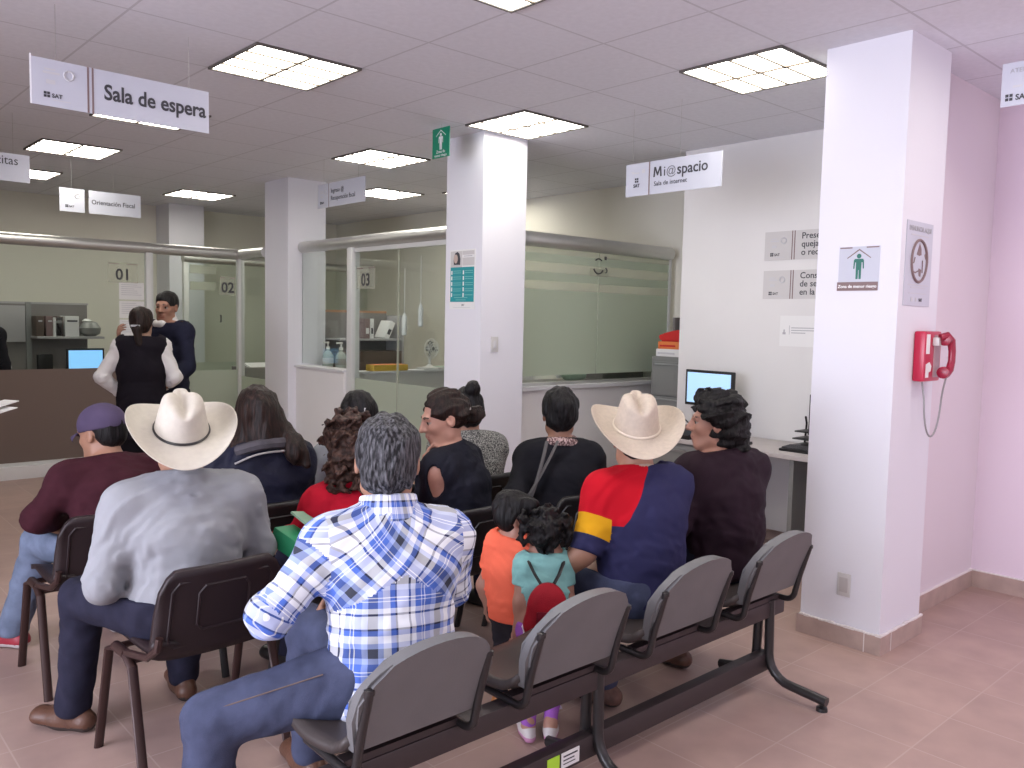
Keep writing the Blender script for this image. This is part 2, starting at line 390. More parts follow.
# frosted window of the office behind the waiting room
w = struct('wall_low_office', 1.87, 3.98, 2.60, 2.74, 0, 1.02, MT['wall'])
box('sill', 1.87, 3.98, 2.56, 2.78, 1.02, 1.05, MT['desk_white'], w)
p = tag(bpy.data.objects.new('window_1', None), 'frosted office window with clear stripes under an aluminium rail', kind='structure'); COL.objects.link(p)
b = MB(); rail_x(b, 1.86, 3.88, 2.65, 2.225, 0.06); b.build('top_rail', MT['aluminium'], p, True)
for x0, x1 in ((1.88, 2.876), (2.884, 3.86)):
    b = MB()
    b.box(x0, x1, 2.646, 2.654, 1.05, 2.17); b.build('glass_pane', MT['glass'], p)
    b = MB(); b.box(x0, x1, 2.640, 2.643, 1.13, 1.83); b.build('frosted_film', MT['frost'], p)
    b = MB()
    for z0, z1 in ((1.90, 1.97), (2.05, 2.12)): b.box(x0, x1, 2.640, 2.643, z0, z1)
    b.build('frosted_strip', MT['frost'], p)
    b = MB()
    for z0, z1 in ((1.83, 1.90), (1.97, 2.05), (2.12, 2.17)): b.box(x0, x1, 2.640, 2.643, z0, z1)
    b.build('pale_strip', MT['frost_light'], p)
box('window_frame', 3.855, 3.885, 2.63, 2.67, 1.05, 2.17, MT['alu_white'], p)
box('window_frame', 1.87, 3.86, 2.63, 2.67, 1.05, 1.075, MT['aluminium'], p)
d = thing('glass_decal', 'round printed decal stuck on the frosted office window', 'decal', (2.87, 2.634, 2.05))
b = MB(); b.tube(arc((0, 0), 0.062, 200, 330, 14, 'xz'), 0.007, 6); b.tube(arc((0, 0.005), 0.06, 50, 130, 10, 'xz'), 0.006, 6)
b.box(0.075, 0.10, -0.002, 0.002, 0.06, 0.09); b.tube(arc((0.09, -0.03), 0.02, -80, 90, 6, 'xz'), 0.005, 6); b.build('printed_mark', MT['ink'], d)
box('clear_sticker', -0.10, 0.12, 0.002, 0.004, -0.085, -0.02, MT['frost_light'], d)

# ---------------------------------------------------------------- ceiling lights
def ceiling_light():
    t = thing('ceiling_light', 'x', 'ceiling light', group='square ceiling lights'); a = T/2
    b = MB(); f = 0.014
    for x0, x1, y0, y1 in ((-a, a, -a, -a+f), (-a, a, a-f, a), (-a, -a+f, -a+f, a-f), (a-f, a, -a+f, a-f)): b.box(x0, x1, y0, y1, -0.012, 0.0)
    b.build('frame', MT['lamp_frame'], t)
    box('diffuser', -a+f, a-f, -a+f, a-f, -0.006, -0.002, MT['lamp'], t)
    b = MB()
    b.box(-0.008, 0.008, -a+f, a-f, -0.014, -0.006)
    for y in (-0.15, 0, 0.15): b.box(-a+f, a-f, y-0.006, y+0.006, -0.013, -0.006)
    b.build('louver', MT['louver'], t)
    return t
lamp0 = ceiling_light()
LAMP_AT = {(-1, 9): (-0.47, 5.60), (2, 12): (1.33, 7.42), (4, 9): (2.69, 5.64), (-1, 6): (-0.44, 3.84), (-1, 12): (-0.50, 7.30)}
LIGHTS = [(2, 0, 'square ceiling light nearest the column with the red telephone'), (-1, 3, 'square ceiling light behind the waiting room sign'),
 (2, 3, 'square ceiling light right above the column with the teal poster'), (2, 6, 'square ceiling light left of the green evacuation sign'),
 (-1, 9, 'square ceiling light over booth 01 left of the tax guidance sign'), (4, 9, 'far square ceiling light behind the hanging Ingreso sign'),
 (2, 12, 'square ceiling light over the column in the far corner'), (-1, 12, 'farthest left square ceiling light beside the cropped hanging sign'),
 (-1, 6, 'square ceiling light half hidden under the waiting room sign'), (-1, 0, 'square ceiling light cropped by the top edge of the photo'),
 (-1, -3, 'square ceiling light overhead behind the photographer'), (5, 7.35, 'added office fill light mostly hidden behind the column with the teal poster'), (2, -3, 'square ceiling light over the right corridor'), (-4, 0, 'square ceiling light above the left of the waiting room')]  # the hidden one behind the teal poster column is added to brighten the office
for k, (i, j, lab) in enumerate(LIGHTS):
    o = lamp0 if k == 0 else copy_tree(lamp0)
    cx, cy = LAMP_AT.get((i, j), ((i+0.5)*T, (j+0.5)*T)); o.location = (cx, cy, H); o['label'] = lab

# ---------------------------------------------------------------- signs
def logo_block(t, x, z, s=1.0):
    """pale crest lines and the little four-square mark with its three letters"""
    marks(t, [(x+0.02*s, x+0.075*s, z+0.105*s, z+0.113*s), (x+0.025*s, x+0.06*s, z+0.118*s, z+0.124*s), (x+0.03*s, x+0.06*s, z+0.07*s, z+0.085*s)], MT['ink_pale'])
    b = MB(); b.tube([(x+0.105*s+0.016*s*math.cos(2*PI*k/10), -0.0012, z+0.11*s+0.016*s*math.sin(2*PI*k/10)) for k in range(10)], 0.004*s, 5, closed=True); b.build('crest', MT['ink_pale'], t)
    marks(t, [(x+0.022*s+a*0.011*s, x+0.031*s+a*0.011*s, z+0.022*s+c*0.011*s, z+0.031*s+c*0.011*s) for a in (0, 1) for c in (0, 1)], MT['ink'], 'logo')
    lettering(t, 'SAT', 0.020*s, x+0.048*s, z+0.024*s, MT['ink'], bold=0.0006)
    marks(t, [(x+0.05*s, x+0.11*s, z+0.014*s, z+0.017*s)], MT['ink_pale'])
def board(t, w, h, x=0.0, z=0.0, th=0.006, name='board', m=None):
    return box(name, x, x+w, 0, th, z, z+h, m or MT['sign'], t)
def wires(t, xs, z, up):
    for x in xs: b = MB(); b.tube([(x, 0.003, z), (x, 0.003, z+up)], 0.0007, 6); b.build('hanging_wire', MT['steel'], t)
t = thing('hanging_sign', 'long hanging sign reading Sala de espera', 'sign', (-1.58, 2.0, 2.485), 0.02)
board(t, 0.80, 0.205); box('clear_edge', -0.006, 0.0, 0, 0.006, 0, 0.215, MT['sign_edge'], t); wires(t, (0.1, 0.7), 0.205, H-2.69)
logo_block(t, 0.02, 0.01, 1.25); marks(t, [(0.228, 0.236, 0, 0.205), (0.248, 0.256, 0, 0.205)], MT['ink_brown'], 'stripe')
lettering(t, 'Sala de espera', 0.098, 0.300, 0.075, MT['ink'], bold=0.0022, squeeze=0.86)
t = thing('hanging_sign', 'hanging sign reading Mi @spacio in front of the office window', 'sign', (1.7, 1.365, 2.385), -PI/2)
board(t, 0.185, 0.205); board(t, 0.53, 0.205, 0.195); wires(t, (0.05, 0.42), 0.205, H-2.59)
marks(t, [(0.186, 0.194, 0.0, 0.205)], MT['ink_brown'], 'stripe')
marks(t, [(0.075+a*0.016, 0.087+a*0.016, 0.085+c*0.016, 0.097+c*0.016) for a in (0, 1) for c in (0, 1)], MT['ink'], 'logo')
lettering(t, 'SAT', 0.03, 0.063, 0.055, MT['ink'], bold=0.0008); marks(t, [(0.05, 0.13, 0.042, 0.045)], MT['ink_pale'])
marks(t, [(0.05, 0.11, 0.14, 0.148), (0.04, 0.07, 0.150, 0.156), (0.13, 0.155, 0.14, 0.165)], MT['ink_pale'])
b = MB(); b.prism([(0, 0), (0.012, 0), (0.015, 0.042), (0.029, 0.008), (0.037, 0.008), (0.051, 0.042), (0.054, 0), (0.066, 0), (0.060, 0.062), (0.047, 0.062), (0.033, 0.026), (0.019, 0.062), (0.006, 0.062)], lambda u, v, d: (0.222+u, -0.0015+d, 0.105+v), 0, 0.001); b.build('lettering', MT['ink'], t); lettering(t, 'i', 0.086, 0.300, 0.105, MT['ink']); lettering(t, '@', 0.074, 0.322, 0.108, MT['ink_mid']); lettering(t, 'spacio', 0.092, 0.403, 0.105, MT['ink'], bold=0.0012, squeeze=0.98)
lettering(t, 'Sala de internet', 0.040, 0.228, 0.050, MT['ink'])
t = thing('hanging_sign', 'hanging two line sign reading Ingreso beside the left white column', 'sign', (1.2, 4.46, 2.515), -PI/2)
board(t, 0.185, 0.205); board(t, 0.57, 0.205, 0.195); wires(t, (0.1, 0.66), 0.205, H-2.72); logo_block(t, 0.02, 0.01, 1.1)
marks(t, [(0.186, 0.194, 0.0, 0.205)], MT['ink_brown'], 'stripe')
lettering(t, 'Ingreso @', 0.055, 0.225, 0.118, MT['ink'], squeeze=0.9); lettering(t, 'Recuperación fiscal', 0.055, 0.225, 0.055, MT['ink'], squeeze=0.92)
t = thing('hanging_sign', 'hanging sign reading Orientación Fiscal above booth 01', 'sign', (-0.48, 6.0, 2.455))
board(t, 0.205, 0.205); board(t, 0.45, 0.205, 0.24); wires(t, (0.1, 0.45), 0.205, H-2.66)
logo_block(t, 0.02, 0.01, 1.2); lettering(t, 'Orientación Fiscal', 0.058, 0.262, 0.085, MT['ink'], squeeze=0.89, bold=0.0006)
t = thing('hanging_sign', 'hanging sign cut off by the left edge of the photo', 'sign', (-1.84, 4.5, 2.465))
board(t, 0.80, 0.19); wires(t, (0.1, 0.7), 0.19, H-2.655)
lettering(t, 'Informes y citas', 0.085, 0.73, 0.115, MT['ink'], align='RIGHT', squeeze=0.9)
t = thing('hanging_sign', 'white sign hanging high at the right edge of the photo', 'sign', (2.0, -0.73, 2.655), -PI/2)
board(t, 0.62, 0.205); wires(t, (0.1, 0.55), 0.205, H-2.86)
lettering(t, 'ATENCIÓN', 0.030, 0.035, 0.155, MT['ink_grey']); marks(t, [(0.05, 0.09, 0.085, 0.095)], MT['ink_pale'])
marks(t, [(0.02+a*0.018, 0.034+a*0.018, 0.025+c*0.018, 0.039+c*0.018) for a in (0, 1) for c in (0, 1)], MT['ink'], 'logo'); lettering(t, 'SAT', 0.036, 0.064, 0.026, MT['ink'], bold=0.001)
# pictogram of a standing figure under a roof chevron
def pictogram(t, x, z, s, m, my=-0.0015, arrow_m=None):
    b = MB(); f = lambda u, v, d: (x+u*s, my+d, z+v*s)
    b.prism([(0.028*math.cos(a*PI/8), 0.255+0.028*math.sin(a*PI/8)) for a in range(16)], f, 0, 0.001)
    b.prism([(-0.062, 0.205), (-0.05, 0.222), (0.05, 0.222), (0.062, 0.205), (0.066, 0.105), (0.052, 0.105), (0.046, 0.18), (0.034, 0.18), (0.032, -0.02), (0.006, -0.02), (0.003, 0.09), (-0.003, 0.09), (-0.006, -0.02), (-0.032, -0.02), (-0.034, 0.18), (-0.046, 0.18), (-0.052, 0.105), (-0.066, 0.105)], f, 0, 0.001)
    b.build('pictogram', m, t)
    b = MB(); b.prism([(-0.145, 0.225), (0, 0.325), (0.145, 0.225), (0.145, 0.238), (0, 0.342), (-0.145, 0.238)], f, 0, 0.001)
    b.build('roof_mark', arrow_m or MT['ink_brown'], t)
t = thing('evacuation_sign', 'small green hanging sign with white standing figure and chevron', 'sign', (1.1, 2.655, 2.705), -PI/2)
board(t, 0.195, 0.205, m=MT['green']); wires(t, (0.1,), 0.205, H-2.91)
pictogram(t, 0.098, 0.062, 0.38, MT['ink_white'], arrow_m=MT['ink_white'])
lettering(t, 'Zona de', 0.030, 0.098, 0.032, MT['ink_white'], align='CENTER'); lettering(t, 'menor riesgo', 0.026, 0.098, 0.008, MT['ink_white'], align='CENTER')
# safe zone sign on the right column
t = thing('safe_zone_sign', 'square sign with green figure under a roof on the white column', 'sign', (1.4375, -0.235, 1.755), -PI/2)
board(t, 0.20, 0.21, th=0.0025); marks(t, [(0.004, 0.065, 0.202, 0.208), (0.135, 0.196, 0.202, 0.208)], MT['ink_brown'], 'stripe')
marks(t, [(-0.004, 0.198, -0.002, 0.040)], MT['ink_brown'], 'name_strip', y=-0.0016)
lettering(t, 'Zona de menor riesgo', 0.021, 0.097, 0.012, MT['ink_white'], y=-0.003, align='CENTER', bold=0.0004)
pictogram(t, 0.10, 0.062, 0.40, MT['green_dark'])
t = thing('wall_notice', 'white notice reading Denuncia aqui above the red telephone', 'notice', (1.49, -0.5335, 1.685))
board(t, 0.30, 0.40, th=0.003, m=MT['sign']); lettering(t, 'DENUNCIA AQUI', 0.032, 0.15, 0.355, MT['ink_grey'], align='CENTER', bold=0.0008)
marks(t, [(0.05, 0.25, 0.333, 0.338), (0.04, 0.27, 0.098, 0.102), (0.07, 0.23, 0.086, 0.089), (0.05, 0.25, 0.058, 0.061), (0.08, 0.10, 0.02, 0.04), (0.13, 0.145, 0.02, 0.04)], MT['ink_pale'])
lettering(t, 'SAT', 0.022, 0.17, 0.022, MT['ink'])
b = MB(); b.tube([(0.15+0.088*math.cos(2*PI*k/28), -0.002, 0.215+0.10*math.sin(2*PI*k/28)) for k in range(28)], 0.007, 6, closed=True); b.build('ring_mark', MT['ink_brown'], t)
b = MB(); f = lambda u, v, d: (0.15+u, -0.0015+d, 0.215+v)
b.prism([(-0.03, 0.03), (0.0, 0.085), (0.02, 0.06), (0.025, 0.03), (0.0, 0.025)], f, 0, 0.001)
b.prism([(0.0, -0.035), (0.03, -0.04), (0.025, -0.075), (0.005, -0.07)], f, 0, 0.001)
b.prism([(0.06, 0.03), (0.085, 0.06), (0.10, 0.04), (0.075, 0.01)], f, 0, 0.001); b.build('drawing', MT['ink_brown'], t)
b = MB(); b.tube([(0.07, -0.002, 0.20), (0.09, -0.002, 0.205), (0.10, -0.002, 0.23)], 0.003, 5); b.tube([(0.08, -0.002, 0.165), (0.11, -0.002, 0.158), (0.15, -0.002, 0.17)], 0.003, 5); b.tube([(0.19, -0.002, 0.16), (0.19, -0.002, 0.22)], 0.0025, 5); b.build('drawing_line', MT['ink_brown'], t)
# poster on the middle column
t = thing('poster', 'teal poster with a portrait of a smiling dark haired woman', 'poster', (1.4365, 2.865, 1.65), -PI/2)
board(t, 0.305, 0.445, th=0.003, m=MT['paper'])
marks(t, [(0.012, 0.293, 0.055, 0.315)], MT['teal'], 'teal_panel'); marks(t, [(0.012, 0.15, 0.315, 0.435)], MT['paper_grey'], 'photo_panel')
marks(t, [(0.155, 0.293, 0.325, 0.385), (0.155, 0.293, 0.405, 0.435)], MT['paper_grey'], 'text_panel')
marks(t, [(0.17, 0.27, 0.393, 0.398), (0.04, 0.12, 0.33, 0.334)], MT['ink_grey'], y=-0.002)
marks(t, [(x, x+0.095, z, z+0.004) for x in (0.045, 0.185) for z in (0.285, 0.27, 0.240, 0.225, 0.195, 0.18, 0.15, 0.135, 0.105)] + [(0.06, 0.22, 0.085, 0.089), (0.08, 0.20, 0.068, 0.072)], mat('poster_text', (0.25, 0.55, 0.55), 0.6), y=-0.002)
b = MB()
for x in (0.022, 0.162):
    for k in range(5): b.box(x, x+0.013, -0.0022, -0.001, 0.26-k*0.042, 0.29-k*0.042)
b.build('icon', MT['ink_white'], t)
lettering(t, 'SAT', 0.02, 0.15, 0.025, MT['ink'])
marks(t, [(0.05, 0.25, 0.012, 0.015)], MT['ink_pale'])
b = MB(); f = lambda u, v, d: (0.082+u, -0.0022+d, 0.375+v)
b.prism([(-0.030, -0.045), (0.044, -0.045), (0.048, 0.0), (0.035, 0.042), (0.012, 0.055), (-0.015, 0.045), (-0.03, 0.02), (-0.034, -0.01)], f, 0, 0.001); b.build('portrait_hair', MT['ink'], t)
b = MB(); f2 = lambda u, v, d: (0.075+u, -0.0032+d, 0.375+v)
b.prism([(0.024*math.cos(2*PI*k/14), 0.003+0.034*math.sin(2*PI*k/14)) for k in range(14)], f2, 0, 0.001); b.build('portrait_face', mat('print_skin', (0.55, 0.42, 0.36), 0.6), t)
# notices on the right wall
for k, (z, lines, lab) in enumerate(((2.05, ('Presenta', 'quejas', 'o reclamos'), 'upper wall sign reading Presenta quejas, cut by the column'), (1.77, ('Consulta', 'de servicios', 'en la SAT'), 'lower wall sign reading Consulta, cut by the column'))):
    t = thing('wall_sign', lab, 'sign', (2.994, 1.12, z), -PI/2, 'signs on the right wall')
    board(t, 0.74, 0.205, m=MT['paper_grey']); logo_block(t, 0.02, 0.0, 1.25); marks(t, [(0.215, 0.222, 0, 0.205), (0.234, 0.241, 0, 0.205)], MT['ink_brown'], 'stripe')
    for q, s in enumerate(lines): lettering(t, s, 0.062, 0.29, 0.145-q*0.058, MT['ink'], bold=0.0006)
t = thing('paper_notice', 'small white paper notice with three lines under the wall signs', 'notice', (2.996, 0.97, 1.43), -PI/2)
board(t, 0.42, 0.22, th=0.002, m=MT['paper'])
marks(t, [(0.03, 0.04, 0.10, 0.12), (0.023, 0.047, 0.085, 0.10)], MT['ink_grey'], 'logo'); marks(t, [(0.075, 0.078, 0.085, 0.15), (0.09, 0.30, 0.130, 0.136), (0.09, 0.31, 0.112, 0.118), (0.09, 0.20, 0.094, 0.100)], MT['ink_grey'])
# booth numbers on the glass
def booth_no(num, loc, rz, lab, w=0.26):
    t = thing('booth_number', lab, 'number sign', loc, rz); board(t, w, 0.20, th=0.002, m=MT['label_film'])
    marks(t, [(0.0, w*0.36, 0.182, 0.188), (w*0.64, w, 0.182, 0.188)], MT['ink_brown'], 'stripe')
    lettering(t, num, 0.155, w/2, 0.030, MT['ink'], align='CENTER', bold=0.0025, squeeze=0.95)
booth_no('01', (0.09, 6.590, 1.865), 0, 'number 01 stuck on the long glass partition', 0.28)
booth_no('02', (1.22, 6.590, 1.78), 0, 'number 02 stuck on the glass beside the end post', 0.17)
booth_no('03', (1.590, 4.44, 1.83), -PI/2, 'number 03 stuck on the glass beside the post', 0.30)
b = MB()
for k in range(3):
    t = thing('paper_sheet', ('top', 'middle', 'lowest')[k]+' of the three printed sheets taped under the 01', 'paper', (0.19, 6.592, 1.70-k*0.185), 0, 'sheets under the number 01')
    board(t, 0.24, 0.17, th=0.002, m=MT['paper'])
    marks(t, [(0.02, 0.02+rng.uniform(0.12, 0.2), 0.145-q*0.02, 0.150-q*0.02) for q in range(6)], MT['ink_pale'])
# switch plates
t = thing('light_switch', 'white light switch plate on the middle column', 'switch', (1.572, 2.489, 1.335))
MB().box(-0.034, 0.034, -0.008, 0, 0, 0.115, 0.003).build('plate', MT['plate'], t, True); MB().box(-0.012, 0.012, -0.013, -0.008, 0.03, 0.085, 0.002).build('rocker', MT['desk_white'], t, True)
t = thing('outlet_plate', 'blank outlet plate low on the right column', 'outlet', (1.439, -0.345, 0.245), -PI/2)
MB().box(-0.034, 0.034, -0.008, 0, 0, 0.115, 0.003).build('plate', MT['plate'], t, True); MB().box(-0.022, 0.022, -0.011, -0.008, 0.02, 0.095, 0.002).build('cover', mat('beige_plate', (0.5, 0.47, 0.46), 0.4), t, True)
# red telephone
t = thing('wall_telephone', 'red wall telephone with a metal cord on the white column', 'telephone', (1.64, -0.531, 1.32))
MB().box(0, 0.20, -0.055, 0, 0, 0.245, 0.012).build('body', MT['red'], t, True)
MB().box(0.105, 0.175, -0.060, -0.05, 0.02, 0.225, 0.004).build('face_plate', mat('pinkish_grey_plate', (0.42, 0.28, 0.30), 0.4), t, True)
MB().box(0.015, 0.055, -0.0565, -0.054, 0.135, 0.23).build('instruction_card', MT['paper'], t); 
b = MB(); b.prism([(0.02, 0.02), (0.055, 0.02), (0.055, 0.045), (0.08, 0.05), (0.085, 0.075), (0.06, 0.095), (0.02, 0.085)], lambda u, v, d: (u, -0.0565+d, v), 0, 0.002); b.build('sticker', MT['paper'], t)
b = MB(); hx = 0.120   # handset in its cradle, seen from the side
b.tube([(hx-0.02, -0.085, 0.215), (hx+0.005, -0.105, 0.225), (hx+0.03, -0.118, 0.20), (hx+0.036, -0.122, 0.15), (hx+0.036, -0.122, 0.10), (hx+0.028, -0.118, 0.06), (hx+0.01, -0.110, 0.04)], [0.018, 0.02, 0.019, 0.017, 0.017, 0.019, 0.02], 12)
b.lathe([(0.012, 0.0), (0.029, 0.005), (0.03, 0.025), (0.02, 0.035)], (hx-0.012, -0.10, 0.205), 16, 'x'); b.lathe([(0.012, 0.0), (0.029, 0.005), (0.03, 0.025), (0.02, 0.035)], (hx-0.012, -0.10, 0.045), 16, 'x')
b.build('handset', MT['red_dark'], t, True)
b = MB(); b.box(0.085, 0.15, -0.085, -0.055, 0.175, 0.215, 0.004); b.build('cradle', MT['plate'], t, True)
b = MB(); pts = [(0.05, -0.03, 0.0)]
for k in range(17):
    a = PI*k/16; pts.append((0.088-0.052*math.cos(a)*(1.0), -0.05-0.04*k/16, -0.09-0.18*math.sin(a)**0.8))
pts += [(0.128, -0.10, -0.04), (0.130, -0.11, 0.02)]
b.tube(pts, 0.0045, 8); b.build('cord', MT['steel'], t, True)
# ------------------------------------------------------------------ furniture
# waiting bench : four seats on two beams
PITCH = 0.595; SEATX = [-1.235+PITCH*k for k in range(4)]
def back_outline():
    o = [(-0.195, 0.0), (0.195, 0.0)]
    for k in range(0, 19):
        a = PI*k/18; o.append((0.225*math.cos(a)*(1 if abs(math.cos(a)) < 0.95 else 0.985), 0.10+0.185*math.sin(a)**0.75))
    return o
t = thing('waiting_bench', 'black beam bench of four grey backed waiting seats', 'bench', (-0.25, -0.36, 0))
def ofs(o, p): o.location = Vector(o.location)-p.location; return o
ofs(MB().box(-1.52, 0.78, -0.395, -0.335, 0.325, 0.395, 0.006).build('beam', MT['beam'], t, True), t)
ofs(MB().box(-1.62, 0.70, -0.385, -0.335, 0.085, 0.165, 0.006).build('lower_beam', MT['beam'], t, True), t)
for x in (-0.425, 0.675):
    b = MB()
    b.tube([(x, -0.385, 0.40), (x, -0.39, 0.16)]+arc((-0.50, 0.165), 0.11, 0, -90, 6, 'yz', x)+[(x, -0.66, 0.042)], 0.020, 10)
    b.tube([(x, -0.335, 0.40), (x, -0.33, 0.16)]+arc((-0.22, 0.165), 0.11, 180, 270, 6, 'yz', x)+[(x, -0.15, 0.042)], 0.020, 10)
    lg = ofs(b.build('leg', MT['black_metal'], t, True), t)
    for y in (-0.64, -0.165): b = MB(); b.lathe([(0.008, 0.022), (0.008, 0.016), (0.022, 0.014), (0.024, 0.0), (0.01, 0.0)], (x, y, 0), 14); b.build('foot', MT['black'], lg, True)
for k, sx in enumerate(SEATX):
    def padf(u, v, d): return (sx+u, -0.435-0.10*(v/0.29)+0.02*(1-(u/0.22)**2)*-1 + d, 0.462+v)
    o = back_outline(); bk = MB(); bk.prism(o, padf, -0.018, 0.030)
    bb = bk.bm; bmesh.ops.bevel(bb, geom=[e for e in bb.edges if abs(e.calc_length()) > 0 and any(len(f.verts) > 4 for f in e.link_faces)], offset=0.010, segments=2, affect='EDGES')
    bo = ofs(bk.build('backrest', MT['grey_vinyl'], t, True), t)
    def pan(u, v):
        y = -0.435+0.375*v; half = 0.205+0.02*math.sin(PI*v); x = sx+(u*2-1)*half
        z = 0.425+0.022*(u*2-1)**2-0.02*math.sin(PI*v)-0.035*max(0, v-0.85)/0.15+0.035*max(0, 0.15-v)/0.15
        return (x, y, z), (0, 0, 1)
    ofs(MB().slab(pan, 10, 12, 0.028).build('seat', MT['seat_brown'], t, 'all'), t)
    for s in (-1, 1):
        x = sx+s*0.195
        b = MB(); b.tube([(x, -0.20, 0.405), (x, -0.40, 0.400)]+arc((-0.415, 0.445), 0.045, -90, -178, 6, 'yz', x)+[(x, -0.478, 0.52), (x, -0.515, 0.645)], 0.0125, 10)
        b.lathe([(0.0145, 0), (0.0145, 0.012), (0.008, 0.016)], (x, -0.5155, 0.643), 10)
        br = ofs(b.build('bracket', MT['black_metal'], t, True), t)
    ofs(MB().box(sx-0.19, sx+0.19, -0.39, -0.35, 0.395, 0.415).build('seat_support', MT['beam'], t), t)
lb = ofs(MB().box(-0.60, -0.515, -0.388, -0.385, 0.098, 0.150).build('label', MT['paper'], t), t)
ofs(MB().box(-0.665, -0.61, -0.388, -0.385, 0.098, 0.150).build('green_label', mat('lime_label', (0.45, 0.75, 0.05), 0.6), t), t)
ofs(marks(t, [(-0.592, -0.525, 0.135, 0.140), (-0.592, -0.54, 0.122, 0.126), (-0.592, -0.535, 0.110, 0.113)], MT['ink'], 'printed_mark', y=-0.3887), t)

# stacking visitor chair : moulded shell, oval-tube legs
def visitor_chair(shell, metal, nm='visitor_chair'):
    t = thing(nm, 'x', 'chair', group='visitor chairs of the waiting room')
    def bk(u, v):
        w = 0.225-0.012*v; x = (u*2-1)*w; c = (u*2-1)
        rz = 0.36*v; r = 0.045
        z = 0.47+rz
        e = abs(c)**6*0.05*(v if v > .5 else 0)*2*v
        y = -0.215-0.06*v+0.028*c*c
        z = 0.435+0.31*v - max(0, abs(c)-0.72)**2*0.9*(1 if v > 0.5 else -0.2)*abs(2*v-1)
        return (x, y, z), (0, 1, 0.15)
    MB().slab(bk, 18, 12, 0.022).build('backrest', shell, t, 'all')
    def inset(u, v):
        (x, y, z), n = bk(0.10+0.8*u, 0.14+0.70*v); return (x, y-0.004, z), (0, 1, 0.15)
    b = MB()    # raised ribs moulded on the back of the shell
    for (a0, a1, c0, c1) in ((0.10, 0.90, 0.14, 0.86), (0.30, 0.70, 0.30, 0.80)):
        pts = []
        for u, v in [(a0, c0+0.06), (a0, c1-0.08), (a0+0.04, c1), (a1-0.04, c1), (a1, c1-0.08), (a1, c0+0.06), (a1-0.04, c0), (a0+0.04, c0)]:
            (x, y, z), n = bk(u, v); pts.append((x, y-0.001, z))
        b.tube(pts, 0.0055, 6, closed=True)
    b.build('backrest_rib', shell, t, True)
    def st(u, v):
        c = u*2-1; x = c*(0.225-0.01*v); y = -0.215+0.43*v
        z = 0.44+0.025*c*c-0.012*math.sin(PI*v)-0.03*max(0, v-0.8)/0.2+0.03*max(0, 0.12-v)/0.12
        return (x, y, z), (0, 0, 1)
    MB().slab(st, 12, 14, 0.022).build('seat', shell, t, 'all')
    for s in (-1, 1):
        x = s*0.245
        b = MB(); b.tube([(x, 0.06, 0.425), (x*1.01, 0.13, 0.40), (x*1.04, 0.235, 0.0)], 0.017, 10, flat=0.7); b.build('leg', metal, t, True)
        b = MB(); b.tube([(x, -0.02, 0.425), (x*1.01, -0.09, 0.40), (x*1.04, -0.215, 0.0)], 0.017, 10, flat=0.7); b.build('leg', metal, t, True)
        b = MB(); b.tube([(x, 0.07, 0.425), (x, -0.03, 0.425)], 0.018, 10); b.tube([(x, -0.03, 0.43), (s*0.226, -0.17, 0.45), (s*0.216, -0.225, 0.49), (s*0.212, -0.232, 0.53)], 0.013, 8); b.build('side_rail', metal, t, True)
    b = MB(); b.tube([(-0.25, 0.10, 0.41), (0.25, 0.10, 0.41)], 0.012, 8); b.tube([(-0.25, -0.06, 0.41), (0.25, -0.06, 0.41)], 0.012, 8); b.build('cross_bar', metal, t, True)
    return t
ch0 = visitor_chair(MT['brown_plastic'], MT['brown_metal']); ch1 = visitor_chair(MT['black'], MT['black_metal'])
CH = [(ch0, -1.39, 0.70, 0.03, 'dark brown chair under the man in the grey shirt and straw hat'),
      (ch0, -1.44, 1.65, 0.0, 'dark brown chair under the man in the purple cap'),
      (ch1, -0.80, 1.42, 0.0, 'black chair under the long haired woman in the navy jacket'),
      (ch1, -0.76, 0.66, 0.0, 'black chair under the curly haired person in red'),
      (ch1, -0.14, 0.80, 0.05, 'black chair under the woman in the cold shoulder top'),
      (ch1, 0.46, 0.72, -0.05, 'black chair under the woman carrying the black shoulder bag'),
      (ch1, -0.26, 1.42, 0.0, 'black chair under the black haired person in pale grey'),
      (ch1, 0.36, 1.36, 0.0, 'black chair under the woman with the high bun')]
used = set()
for src, x, y, rz, lab in CH:
    o = src if src.name not in used else copy_tree(src); used.add(src.name)
    o.location = (x, y, 0); o.rotation_euler = (0, 0, rz); o['label'] = lab

# ---------------------------------------------------------------- internet room : desk, computers, cabinet
t = thing('computer_desk', 'long beige laminate desk along the right wall', 'desk', (2.70, 0.85, 0))
def L_(o): o.location = Vector(o.location)-t.location; return o
L_(MB().box(2.40, 2.985, -0.10, 1.72, 0.715, 0.745, 0.003).build('desktop', MT['desk'], t, True))
L_(box('end_panel', 2.43, 2.98, 0.50, 0.53, 0, 0.715, MT['cab_grey'], t)); L_(box('end_panel', 2.43, 2.98, -0.09, -0.06, 0, 0.715, MT['cab_grey'], t))
L_(box('modesty_panel', 2.90, 2.92, -0.06, 1.1, 0.10, 0.715, MT['desk_white'], t))
b = MB(); b.box(2.43, 2.95, 1.12, 1.70, 0.0, 0.715); pd = L_(b.build('pedestal', MT['cab_grey'], t))
for k in range(3):
    z = 0.06+k*0.22; dr = MB().box(2.415, 2.43, 1.14, 1.68, z, z+0.20, 0.003).build('drawer', MT['cab_grey'], t, True); L_(dr)
    MB().box(2.405, 2.415, 1.33, 1.49, z+0.15, z+0.165).build('handle', MT['steel'], dr)
